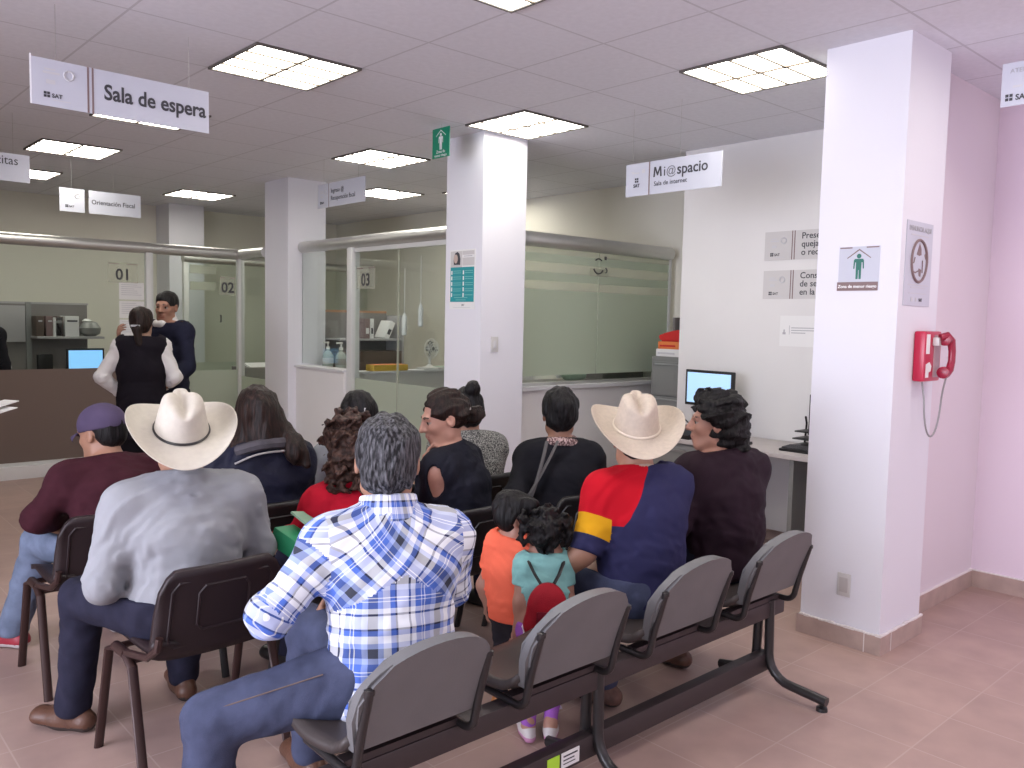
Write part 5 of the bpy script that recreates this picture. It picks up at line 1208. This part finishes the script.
J = seated(lean=12, side=1, twist=-24, hunch=4, yaw=-38, pitch=-4, roll=2, s=1.0, W=0.19, L=((-0.31, 0.18, 0.72), (-0.16, 0.40, 0.68)), R=((0.28, 0.06, 0.70), (0.12, 0.32, 0.66)),
           kL=(-0.44, 0.27, 0.43), aL=(-0.47, 0.24, 0.10), tL=(-0.55, 0.38, 0.04), kR=(0.02, 0.47, 0.52), aR=(0.02, 0.46, 0.10), hs=1.16)
p = Person('person in a blue and white plaid shirt with short greying hair', (-1.14, -0.20, 0), 6, J, skin_mats('tan_d', SK1), g=1.08)
gu = garment_uv(J); shc = (J['shL']+J['shR'])/2
def plaid_uv(q, V):
    uv = gu(q, V)
    if q.tag in ('torso', 'collar'):
        up = nrm(shc-(J['hipL']+J['hipR'])/2); lat = nrm(J['shR']-J['shL']); dz = (V-shc)@up; dx = (V-shc)@lat
        yoke = (dz+0.55*np.abs(dx)).mean(-1) > -0.085
        ca = 0.707; rot = np.stack([(uv[..., 0]-uv[..., 1])*ca, (uv[..., 0]+uv[..., 1])*ca], -1); uv = np.where(yoke[..., None, None], rot, uv)
    return uv
PL = plaid_mat()
p.top('shirt', PL, 'long', 0.018, hem=-0.105, cuff=0.50, nl=0.30, noise=folds(0.006, 12), uvf=plaid_uv, h=0.007,
      extra=[cap('collar', lerp(shc, J['neck'], 0.75)+V3(-0.03, -0.02, 0), lerp(shc, J['neck'], 0.75)+V3(0.03, -0.02, 0), 0.062, k=0.02), cap('collar', lerp(shc, J['neck'], 0.8), lerp(J['neck'], J['head'], 0.34), 0.084, 0.078, k=0.012), cap('pelvis', J['waist'], (J['hipL']+J['hipR'])/2+V3(0, -0.005, -0.05), (0.178, 0.135), (0.208, 0.160), X=V3(1, 0, 0), k=0.04)])
nn = nrm(J['head']-J['neck']); ca_ = lerp(shc, J['neck'], 0.62); cb_ = lerp(J['neck'], J['head'], 0.36)
solid('collar', [cap('collar', lerp(shc, J['neck'], 0.5), lerp(J['neck'], J['head'], 0.40), 0.104, 0.086, k=0.01)], 0.006, PL, p.root, cut=lambda P: np.maximum((P-cb_)@nn, -((P-ca_)@nn)), uvf=lambda q, V: gu(q, V)+0.045)
p.trousers('jeans', DENIM, 0.016, up=0.085)
b = MB(); hp_, kn_ = J['hipL'], J['knL']; ax_ = nrm(kn_-hp_); of_ = nrm(V3(-0.35, -0.6, 0.62)-ax_*(V3(-0.35, -0.6, 0.62)@ax_))
b.tube([lerp(hp_, kn_, 0.25+0.7*k/14)+of_*(0.110-0.030*k/14) for k in range(15)], 0.0022, 5); b.build('side_seam', cloth('seam_thread', (0.16, 0.12, 0.11)), p.root)
p.shoes(LEATHER, sole=SOLE)
p.hair(H_GREY, p.capshape(0.010, -0.055), amp=0.005, f=80, h=0.005)

# 5 -- curly haired person in red
J = seated(th=0.74, lean=8, side=-6, twist=-10, yaw=-8, pitch=-12, s=0.93, W=0.175, L=((-0.26, 0.10, 0.68), (-0.22, 0.34, 0.62)))
p = Person('person with curly brown hair and a bright red top', (-0.66, 0.72, 0), 0, J, skin_mats('tan_e', SK2), male=False, face=False, g=0.98)
p.top('top', cloth('red_jersey', (0.45, 0.010, 0.028), 0.05), 'long', 0.014, hem=-0.04, cuff=1.0); p.trousers('trousers', DENIM_D); p.shoes(SHOE_B)
p.hair(H_CURLY, p.capshape(0.026, -0.075)+[p.ecap((-0.05, -0.05, -0.02), (-0.08, -0.05, -0.13), 0.05, 0.04, 0.03), p.ecap((0.05, -0.05, -0.02), (0.07, -0.05, -0.13), 0.05, 0.04, 0.03), p.ecap((0, -0.08, 0), (0, -0.09, -0.13), 0.06, 0.05, 0.03)], amp=0.016, f=75, st=(1, 1, 1), h=0.0055)

# 6 -- black haired person in pale grey, further ahead
J = seated(th=0.76, nk=0.12, lean=6, side=0, twist=-15, yaw=-18, pitch=-6, s=0.97, W=0.19, L=((-0.34, 0.05, 0.70), (-0.22, 0.27, 0.62)))
p = Person('person with smooth black hair and pale grey top behind the curly head', (-0.22, 1.45, 0), 0, J, skin_mats('tan_f', SK1), male=False, face=False, g=1.1)
p.top('top', cloth('pale_grey_knit', (0.28, 0.30, 0.335), 0.08), 'long', 0.016, hem=-0.04, cuff=1.0); p.trousers('trousers', DENIM_D); p.shoes(SHOE_B)
p.hair(H_BLACK, p.capshape(0.016, -0.07), amp=0.006, f=70, st=(1, 1, 0.2))
MB().box(-0.006, 0.006, -0.005, 0.005, -0.02, 0.02, 0.002).build('hair_clip', SHOE_W, p.root).location = Vector(p.hd(0.0, -0.128, 0.03))

# 7 -- woman with the open shoulders
J = seated(lean=8, hunch=4, yaw=38, pitch=-16, s=0.98, W=0.185, L=((-0.18, 0.22, 0.66), (-0.10, 0.25, 0.855)), R=((0.25, 0.12, 0.70), (0.10, 0.32, 0.66)))
ch_ = J['head']+J['R']@V3(0, 0.07, -0.105); J['wrL'] = ch_+V3(-0.035, 0.035, -0.105); J['elL'] = J['wrL']+V3(-0.05, -0.03, -0.235)
J['hdL'] = V3(0.25, -0.35, 0.9); J['hnL'] = V3(0.3, 0.9, 0.3); J['hcurlL'] = 0.9
p = Person('person in a black top with a cut out shoulder resting chin on hand', (-0.07, 0.80, 0), 30, J, skin_mats('fair', (0.50, 0.27, 0.20), (0.42, 0.13, 0.12)), male=False, h=0.0052, g=1.1)
shl = J['shL']
p.top('top', cloth('black_ribbed_top', (0.014, 0.015, 0.024), 0.2, bscale=120), 'long', 0.014, hem=-0.05, collar=False, cuff=0.99, noise=folds(0.005, 14), h=0.006, extra=[cap('torso', lerp(shl, J['neck'], 0.55)+V3(0, 0, -0.03), lerp(J['shR'], J['neck'], 0.55)+V3(0, 0, -0.03), 0.055, k=0.03)],
      subs=[ell('cut', shl+V3(-0.070, -0.01, -0.060), (0.064, 0.046, 0.100), None, 0.004, True)])
p.trousers('trousers', DENIM_D); p.shoes(SHOE_B)
p.hair(H_BROWN, p.capshape(0.010, -0.015)+[p.eell((0, -0.140, -0.028), 0.040, 0.008), p.eell((0.004, -0.168, -0.022), 0.030, 0.010), p.ecap((0, -0.07, 0.0), (0, -0.115, -0.02), 0.055, 0.026, 0.02), p.ecap((-0.05, -0.02, 0.05), (-0.068, -0.07, 0.0), 0.03, 0.03, 0.02), p.ecap((0.05, -0.02, 0.05), (0.068, -0.07, 0.0), 0.03, 0.03, 0.02)], amp=0.006, f=85, st=(1, 0.25, 0.8), h=0.005, fc=((0, 0.135, -0.035), (0.095, 0.125, 0.135)))
MB().lathe([(0.002, -0.008), (0.009, -0.005), (0.009, 0.005), (0.002, 0.008)], (0, 0, 0), 10).build('hair_bead', SHOE_W, p.root, True).location = Vector(p.hd(-0.030, -0.118, 0.012))
wr = lerp(J['elL'], J['wrL'], 0.86); ax = nrm(J['wrL']-J['elL']); e1 = nrm(np.cross(ax, V3(0, 1, 0))); e2 = np.cross(ax, e1)
b = MB(); b.tube([wr+(e1*math.cos(2*PI*k/18)+e2*math.sin(2*PI*k/18))*0.045 for k in range(18)], 0.009, 6, closed=True); b.build('bracelet', mat('gold_bracelet', (0.75, 0.52, 0.36), 0.25, 0.8), p.root, True)

# 8 -- woman with the high bun
J = seated(th=0.75, nk=0.12, lean=6, yaw=-22, twist=-15, pitch=-8, s=0.97, W=0.185)
p = Person('person with a high black bun and speckled grey top', (0.45, 1.38, 0), 4, J, skin_mats('tan_g', SK1), male=False, face=False, g=1.08)
sp = mat('speckled_knit', (0.10, 0.10, 0.10), 0.9); N, L = nt_of(sp); n = N.new('ShaderNodeTexNoise'); n.inputs['Scale'].default_value = 170; tc = N.new('ShaderNodeTexCoord'); L.new(tc.outputs['Object'], n.inputs['Vector'])
r = N.new('ShaderNodeValToRGB'); r.color_ramp.elements[0].position = 0.47; r.color_ramp.elements[1].position = 0.55; r.color_ramp.elements[0].color = (0.03, 0.03, 0.032, 1); r.color_ramp.elements[1].color = (0.33, 0.33, 0.31, 1); L.new(n.outputs['Fac'], r.inputs[0]); L.new(r.outputs[0], N['Principled BSDF'].inputs['Base Color'])
p.top('top', sp, 'long', 0.016, hem=-0.05, cuff=1.0); p.trousers('trousers', DENIM_D); p.shoes(SHOE_B)
p.hair(H_BLACK, p.capshape(0.013, -0.05)+[p.eell((0.0, -0.105, 0.125), 0.042, 0.01), p.ecap((0, -0.06, 0.07), (0.0, -0.095, 0.11), 0.06, 0.035, 0.02)], amp=0.005, f=75)

# 9 -- woman with the shoulder bag
J = seated(th=0.79, lean=5, yaw=-36, twist=-30, pitch=-4, s=0.99, W=0.165, L=((-0.30, 0.0, 0.72), (-0.16, 0.24, 0.62)), R=((0.30, 0.0, 0.72), (0.16, 0.24, 0.62)))
p = Person('person in a black sweater and patterned scarf with a shoulder strap across the back', (0.52, 0.74, 0), -3, J, skin_mats('tan_h', SK3), male=False, face=False, g=1.14)
p.top('sweater', cloth('black_knit', (0.012, 0.012, 0.016), 0.15), 'long', 0.016, hem=-0.05, cuff=1.0); p.trousers('trousers', DENIM_D); p.shoes(SHOE_B)
sf = mat('pink_scarf', (0.3, 0.2, 0.2), 0.9); N, L = nt_of(sf); n = N.new('ShaderNodeTexNoise'); n.inputs['Scale'].default_value = 90; tc = N.new('ShaderNodeTexCoord'); L.new(tc.outputs['Object'], n.inputs['Vector'])
r = N.new('ShaderNodeValToRGB'); r.color_ramp.elements[0].position = 0.45; r.color_ramp.elements[1].position = 0.58; r.color_ramp.elements[0].color = (0.10, 0.05, 0.05, 1); r.color_ramp.elements[1].color = (0.50, 0.36, 0.34, 1); L.new(n.outputs['Fac'], r.inputs[0]); L.new(r.outputs[0], N['Principled BSDF'].inputs['Base Color'])
nk = J['neck']; b = MB(); b.tube([nk+V3(0.082*math.cos(2*PI*k/24), -0.01+0.075*math.sin(2*PI*k/24), 0.005+0.01*math.sin(4*PI*k/24)) for k in range(24)], 0.026, 10, closed=True); b.build('scarf', sf, p.root, True)
p.hair(H_BLACK, p.capshape(0.014, -0.05)+[p.ecap((0, -0.07, 0.09), (0, -0.115, 0.05), 0.045, 0.04, 0.02), p.eell((0, -0.118, 0.03), (0.035, 0.03, 0.05), 0.015)], amp=0.005, f=75, st=(1, 1, 0.3))
STRAP = mat('strap_webbing', (0.075, 0.07, 0.07), 0.6)
t = thing('shoulder_bag', 'black shoulder bag hanging at the left of the black sweater', 'bag', (0.52, 0.74, -0.07), math.radians(-33))
MB().box(-0.33, -0.20, -0.16, 0.06, 0.56, 0.74, 0.02).build('bag_body', mat('black_leather', (0.020, 0.019, 0.021), 0.35), t, True)
MB().box(-0.335, -0.195, -0.165, -0.155, 0.63, 0.75, 0.004).build('flap', mat('black_leather_flap', (0.030, 0.029, 0.032), 0.35), t, True)
for k, (x0, x1) in enumerate(((-0.045, -0.26), (-0.100, -0.215))):
    b = MB(); pts = []
    for q in range(13):
        u = q/12; pts.append((x0+(x1-x0)*u, -0.165+0.05*(1-u)**3+0.02*math.sin(PI*u)*-1, 1.05-0.36*u))
    b.tube(pts, 0.009, 6, flat=0.5); b.build('strap', STRAP, t, True)
b = MB(); b.tube([(-0.26, -0.17, 0.70), (-0.30, -0.17, 0.655)], 0.006, 6); b.build('buckle', MT['steel'], t, True)

# 10 -- boy in orange
J = standing(0.86, W=0.15, s=0.51, hs=1.42, yaw=-42, pitch=-14, hipz=0.415, L=((-0.13, -0.03, 0.50), (-0.12, -0.005, 0.39)), R=((0.12, 0.03, 0.505), (0.115, 0.10, 0.41)))
p = Person('person, a small boy in an orange t-shirt standing beside the bench', (-0.305, 0.19, 0), -80, J, skin_mats('child', (0.42, 0.22, 0.16)), s=0.555, h=0.0045, g=1.02)
ORG = cloth('orange_jersey', (0.90, 0.17, 0.095), 0.04, bscale=400)
p.top('t_shirt', ORG, 'short', 0.014, hem=-0.035, h=0.005, noise=folds(0.003, 22), collar=False, extra=[cap('torso', lerp(J['shL'], J['neck'], 0.6)+V3(0, 0, -0.012), lerp(J['shR'], J['neck'], 0.6)+V3(0, 0, -0.012), 0.034, k=0.02)])
p.trousers('trousers', cloth('dark_trousers', (0.03, 0.028, 0.035)), 0.006, 0.006, up=0.03, bottom=0.06, flare=-0.01); p.shoes(mat('tan_boot', (0.42, 0.17, 0.06), 0.5), sole=SOLE, h=0.005, d=0.005)
p.hair(H_BLACK, p.capshape(0.013, -0.045)+[p.ecap((-0.05, 0.05, 0.075), (0.05, 0.05, 0.08), 0.035, None, 0.02)], amp=0.006, f=70, h=0.0045, fc=((0, 0.140, -0.045), (0.100, 0.115, 0.125)))

# 11 -- girl with the red backpack
J = standing(0.82, W=0.145, s=0.485, hs=1.5, yaw=-6, pitch=-10, hipz=0.39, lean=4)
for sd, sx in (('L', -1), ('R', 1)):
    J['an'+sd] = V3(sx*0.042-0.02, -0.12, 0.055); J['kn'+sd] = V3(sx*0.045, -0.03, 0.22); J['toe'+sd] = V3(sx*0.055-0.02, -0.04, 0.028)
p = Person('person, a small girl in a turquoise top and purple leggings', (-0.295, 0.02, 0), -38, J, skin_mats('child_b', (0.40, 0.21, 0.15)), male=False, face=True, s=0.54, h=0.0045)
p.top('top', cloth('turquoise_jersey', (0.24, 0.50, 0.48), 0.05, bscale=400), 'short', 0.010, hem=-0.03, h=0.005, noise=folds(0.003, 22))
lg = cloth('purple_leggings', (0.32, 0.11, 0.47), 0.1)
p.trousers('leggings', lg, 0.006, 0.005, up=0.03, bottom=0.06, flare=-0.012); p.shoes(SHOE_W, sole=mat('pink_sole', (0.55, 0.25, 0.42), 0.5), h=0.005, d=0.005)
b = MB()
for x, y, z, q in ((-0.044, -0.083, 0.17, 0.5), (0.05, -0.083, 0.115, 0.3), (-0.05, -0.098, 0.10, -0.4)): b.prism([(0, 0.018), (0.012, -0.004), (0.016, -0.014), (-0.014, -0.012)], lambda u, v, d: (x+u*math.cos(q)-v*math.sin(q), y+d, z+u*math.sin(q)+v*math.cos(q)), -0.012, 0.004)
b.build('legging_print', cloth('white_print', (0.6, 0.55, 0.65)), p.root)
pg = p.capshape(0.014, -0.045)
for sx in (-1, 1): pg += [p.eell((sx*0.098, -0.045, 0.070), 0.036, 0.01), p.ecap((sx*0.10, -0.05, 0.06), (sx*0.118, -0.05, -0.02), 0.022, 0.014, 0.01), p.ecap((sx*0.115, -0.05, -0.02), (sx*0.10, -0.045, -0.065), 0.014, 0.010, 0.01)]
p.hair(H_BLACK, pg, amp=0.008, f=90, st=(1, 1, 1), h=0.0045)
t = thing('backpack', 'small red child backpack with black straps', 'backpack', (-0.295, 0.02, -0.035), math.radians(-38))
o = solid('bag_body', [ell('b', (0, -0.105, 0.53), (0.078, 0.052, 0.105), None, 0.02), cap('b', (-0.045, -0.10, 0.47), (0.045, -0.10, 0.47), 0.045, k=0.03)], 0.006, cloth('red_nylon', (0.30, 0.012, 0.022), 0.1, 0.5), t)
b = MB(); b.box(-0.045, 0.045, -0.162, -0.150, 0.46, 0.54, 0.006); b.build('front_pocket', cloth('dark_red_nylon', (0.16, 0.01, 0.02)), t, True)
b = MB()
for sx in (-1, 1): b.tube([(sx*0.016, -0.100, 0.612), (sx*0.045, -0.078, 0.655), (sx*0.064, -0.050, 0.690), (sx*0.068, 0.0, 0.705), (sx*0.070, 0.052, 0.66), (sx*0.075, 0.06, 0.55), (sx*0.07, -0.03, 0.47)], 0.009, 6, flat=0.5)
b.box(-0.022, 0.022, -0.112, -0.09, 0.595, 0.622, 0.004); b.build('strap', MT['black'], t, True)
b = MB(); b.lathe([(0.002, 0), (0.004, 0.02), (0.010, 0.035), (0.002, 0.05)], (-0.085, -0.10, 0.43), 10); b.build('tag', MT['paper'], t, True)

# 12 -- man in the striped polo and straw hat
J = seated(lean=8, side=-1, twist=-18, yaw=-42, pitch=-2, roll=0, s=1.0, W=0.175, nk=0.115, L=((-0.26, 0.10, 0.69), (-0.31, 0.24, 0.56)), R=((0.27, 0.06, 0.70), (0.12, 0.30, 0.64)),
           kL=(-0.13, 0.36, 0.52), aL=(-0.06, 0.14, 0.12), tL=(-0.07, 0.24, 0.035), kR=(0.14, 0.42, 0.52), aR=(0.16, 0.30, 0.10), tR=(0.18, 0.43, 0.04))
p = Person('person in a navy polo with red and yellow sleeve bands and straw hat', (0.09, -0.16, 0), 4, J, skin_mats('tan_i', SK1), g=1.12)
latv = nrm(J['shR']-J['shL'])
def polo_uv(q, V):
    if q.tag[:4] == 'uarm':
        a, b2 = J['sh'+q.tag[4]], J['el'+q.tag[4]]; t_ = ((V-a)@(b2-a))/((b2-a)@(b2-a)); return np.stack([(10.0 if q.tag[4] == 'L' else 30.0)+t_, t_*0], -1)
    return np.stack([(V-(J['shL']+J['shR'])/2)@latv, (V-J['shL'])[..., 2]], -1)
PQ = cloth('banded_pique', (0.030, 0.030, 0.085), 0.05); N, L = nt_of(PQ); uvn = N.new('ShaderNodeUVMap'); uvn.uv_map = 'cloth'; sx = N.new('ShaderNodeSeparateXYZ'); L.new(uvn.outputs[0], sx.inputs[0])
t_ = mth(N, L, 'SUBTRACT', sx.outputs[0], 10.0); arm = mth(N, L, 'MULTIPLY', mth(N, L, 'GREATER_THAN', t_, -4.0), mth(N, L, 'LESS_THAN', t_, 5.0))
isr = mth(N, L, 'LESS_THAN', t_, 0.40); isy = mth(N, L, 'LESS_THAN', t_, 0.74)
trs = mth(N, L, 'MULTIPLY', mth(N, L, 'LESS_THAN', mth(N, L, 'SUBTRACT', sx.outputs[0], mth(N, L, 'MULTIPLY', sx.outputs[1], 0.75)), -0.085), mth(N, L, 'GREATER_THAN', sx.outputs[1], -0.10))
navy, redc, yel = (0.030, 0.030, 0.085), (0.52, 0.008, 0.020), (0.72, 0.36, 0.015)
armc = mixc(N, L, isr, mixc(N, L, isy, navy, yel), redc); L.new(mixc(N, L, arm, mixc(N, L, trs, navy, redc), armc), N['Principled BSDF'].inputs['Base Color'])
p.top('polo_shirt', [PQ, cloth('cream_collar', (0.55, 0.42, 0.33), 0.1)], 'half', 0.018, hem=-0.06, pick=lambda tg, C: 1 if tg == 'collar' else 0, uvf=polo_uv, h=0.007, noise=folds(0.006, 11))
p.trousers('jeans', DENIM, 0.014); p.shoes(mat('worn_boot', (0.13, 0.065, 0.05), 0.6, bump=0.4, bscale=60, var=0.4, vscale=20), sole=SOLE, boot=True)
p.hair(H_BLACK, p.capshape(0.005, -0.05), amp=0.003)
cowboy_hat(p, mat('straw_band', (0.66, 0.58, 0.48), 0.5), STRAW2, (0, -0.024, 0.045), 22, -2, 0, 1.0, 'straw_hat', 'cream straw hat with pinched crown')

# 13 -- man in the dark jacket
J = seated(lean=7, hunch=3, side=1, twist=-8, yaw=36, pitch=0, s=1.0, W=0.20, L=((-0.29, 0.08, 0.71), (-0.13, 0.29, 0.62)), R=((0.29, 0.08, 0.71), (0.13, 0.29, 0.62)), kL=(-0.13, 0.40, 0.52), aL=(-0.13, 0.16, 0.10), tL=(-0.13, 0.28, 0.035))
p = Person('person with wavy black hair in a dark purple jacket, face in profile', (0.71, -0.13, 0), 0, J, skin_mats('tan_j', (0.38, 0.19, 0.135), (0.28, 0.10, 0.09)), h=0.0052, g=1.14)
p.top('jacket', cloth('aubergine_jacket', (0.022, 0.011, 0.018), 0.12, 0.7), 'long', 0.024, hem=-0.08, cuff=1.0, noise=folds(0.007, 10), extra=[cap('collar', lerp(J['neck'], J['head'], -0.05)+V3(-0.03, -0.02, 0.01), lerp(J['neck'], J['head'], -0.05)+V3(0.03, -0.02, 0.01), 0.062, k=0.03)])
p.trousers('trousers', DENIM_D); p.shoes(LEATHER, sole=SOLE)
hp = p.capshape(0.026, -0.065)+[p.ecap((0, -0.08, -0.02), (0, -0.105, -0.10), 0.065, 0.045, 0.03), p.ecap((0, 0.0, 0.11), (0.0, 0.055, 0.10), 0.04, 0.035, 0.02)]
p.hair(H_BLACK, hp, amp=0.010, f=75, st=(1, 1, 1), h=0.005, fc=((0, 0.125, -0.05), (0.150, 0.128, 0.122)))

# 14, 15 -- member of staff and guard talking at booth 01
J = standing(1.60, W=0.150, yaw=-14, pitch=0, L=((-0.275, -0.03, 1.09), (-0.17, 0.07, 0.97)), R=((0.235, -0.02, 1.08), (0.15, 0.12, 1.00)))
p = Person('person in a black vest and white blouse standing with hand on hip', (-0.33, 4.40, 0), -24, J, skin_mats('tan_k', SK2), male=False, face=False, s=0.93, g=0.92, h=0.0075)
p.top('blouse', cloth('white_blouse', (0.66, 0.64, 0.63), 0.03), 'long', 0.020, hem=0.05, cuff=1.0, noise=folds(0.007, 14))
zz = J['hipL'][2]
p.top('vest', cloth('black_vest', (0.010, 0.008, 0.012), 0.1), None, 0.034, hem=-0.22, collar=False, extra=[cap('torso', lerp(J['shL'], J['neck'], 0.35)+V3(0, 0, -0.02), lerp(J['shR'], J['neck'], 0.35)+V3(0, 0, -0.02), 0.075, k=0.03), cap('pelvis', V3(0, 0, zz+0.05), V3(0, 0, zz-0.26), (0.165, 0.13), (0.215, 0.18), X=V3(1, 0, 0), k=0.05)])
p.trousers('trousers', cloth('black_trousers', (0.010, 0.009, 0.012)), 0.018); p.shoes(SHOE_B)
p.hair(H_BROWN, p.capshape(0.016, -0.05)+[p.eell((0, -0.118, -0.035), (0.045, 0.032, 0.045), 0.012), p.ecap((0, -0.12, -0.05), (0.02, -0.12, -0.17), 0.035, 0.03, 0.02)], amp=0.004)
MB().box(-0.035, 0.03, -0.006, 0.006, -0.008, 0.008, 0.003).build('hair_clip', MT['steel'], p.root).location = Vector(p.hd(0, -0.145, -0.02))
J = standing(1.74, W=0.185, yaw=24, pitch=-6, roll=-3, L=((-0.24, 0.02, 1.15), (-0.22, 0.20, 1.02)), R=((0.27, 0.16, 1.22), (0.14, 0.34, 1.34)))
J['hdR'] = V3(-0.2, 0.25, 0.9); J['hnR'] = V3(0.4, 0.8, 0.0)
p = Person('person in a navy uniform sweater with white collar facing the black vest', (-0.04, 4.66, 0), 112, J, skin_mats('tan_l', (0.33, 0.165, 0.11)), s=1.0, g=1.0, h=0.0065)
p.top('sweater', cloth('navy_uniform', (0.016, 0.017, 0.034), 0.1), 'long', 0.018, hem=-0.02, cuff=0.98, collar=False, extra=[cap('torso', lerp(J['shL'], J['neck'], 0.45)+V3(0, 0, -0.02), lerp(J['shR'], J['neck'], 0.45)+V3(0, 0, -0.02), 0.07, k=0.03)])
solid('collar', [cap('c', J['neck']+V3(0, -0.01, -0.02), J['neck']+V3(0, 0.005, 0.045), 0.092, 0.074, k=0.01), cap('c', J['neck']+V3(-0.03, 0.075, 0.0), J['neck']+V3(0.03, 0.075, 0.0), 0.035, k=0.02)], 0.006, cloth('white_collar', (0.72, 0.70, 0.70), 0.03), p.root)
b = MB()
for sd in 'LR': b.box(-0.03, 0.03, -0.035, 0.035, 0.0, 0.012, 0.004, about=(0, 0, 0)); break
e = b.build('epaulette', cloth('epaulette_cloth', (0.05, 0.04, 0.035)), p.root, True); e.location = Vector(J['shL']+V3(0.015, 0, 0.075))
MB().box(-0.02, 0.02, -0.004, 0.004, -0.03, 0.03, 0.003).build('badge', SHOE_W, p.root).location = Vector(J['chest']+V3(-0.08, 0.15, 0.08))
p.trousers('trousers', cloth('navy_trousers', (0.012, 0.012, 0.020)), 0.016); p.shoes(SHOE_B)
p.hair(H_BLACK, p.capshape(0.009, -0.03), amp=0.004, h=0.005, fc=((0, 0.125, -0.035), (0.10, 0.095, 0.115)))
# 16 -- clerk cut off by the left edge
J = standing(1.62, W=0.18, yaw=10)
p = Person('person in a dark suit standing at the desk, cut off by the left edge', (-0.975, 6.98, 0), -14, J, skin_mats('tan_m', SK1), face=False, s=0.94, h=0.009)
p.top('suit_jacket', cloth('dark_suit', (0.020, 0.018, 0.024), 0.1), 'long', 0.02, hem=-0.12, h=0.009)
MB().box(0.10, 0.16, 0.0, 0.006, 0.70, 0.95, 0.002, rot=(0.1, -0.2, 0)).build('shirt_front', SHOE_W, p.root).location = Vector((0.10, 0.10, 0.30))
p.trousers('trousers', DENIM_D, h=0.010); p.shoes(SHOE_B, h=0.009); p.hair(H_BLACK, p.capshape(0.012), amp=0.003)

# green folders on the lap of the person in red, leaflets at the left edge
t = thing('folder', 'green folder held low beside the person in red', 'folder', (-1.00, 0.66, 0.69), 0.35)
MB().box(-0.05, 0.06, -0.10, 0.10, -0.035, 0.035, 0.004, rot=(0.35, 0.1, 0)).build('cover', MT['folder'], t, True)
MB().box(-0.045, 0.065, -0.097, 0.097, -0.025, 0.025, rot=(0.35, 0.1, 0)).build('pages', MT['paper'], t)
t = thing('folder', 'thin pale green leaflet sticking up above the thicker green folder', 'folder', (-0.92, 0.70, 0.765), 0.5)
MB().box(-0.06, 0.05, -0.07, 0.07, -0.004, 0.004, rot=(0.5, 0.2, 0)).build('cover', mat('pale_green_paper', (0.25, 0.42, 0.30), 0.6), t, True)
for k in range(2):
    t = thing('leaflet', ('upper' if k else 'lower')+' white leaflet poking in at the left edge of the photo', 'leaflet', (-1.47+0.02*k, 3.58+0.06*k, 0.945+0.035*k), 0.5)
    MB().box(-0.2, 0.12, -0.06, 0.06, 0.0, 0.006, rot=(0, -0.18, 0)).build('sheet', MT['paper'], t, True)
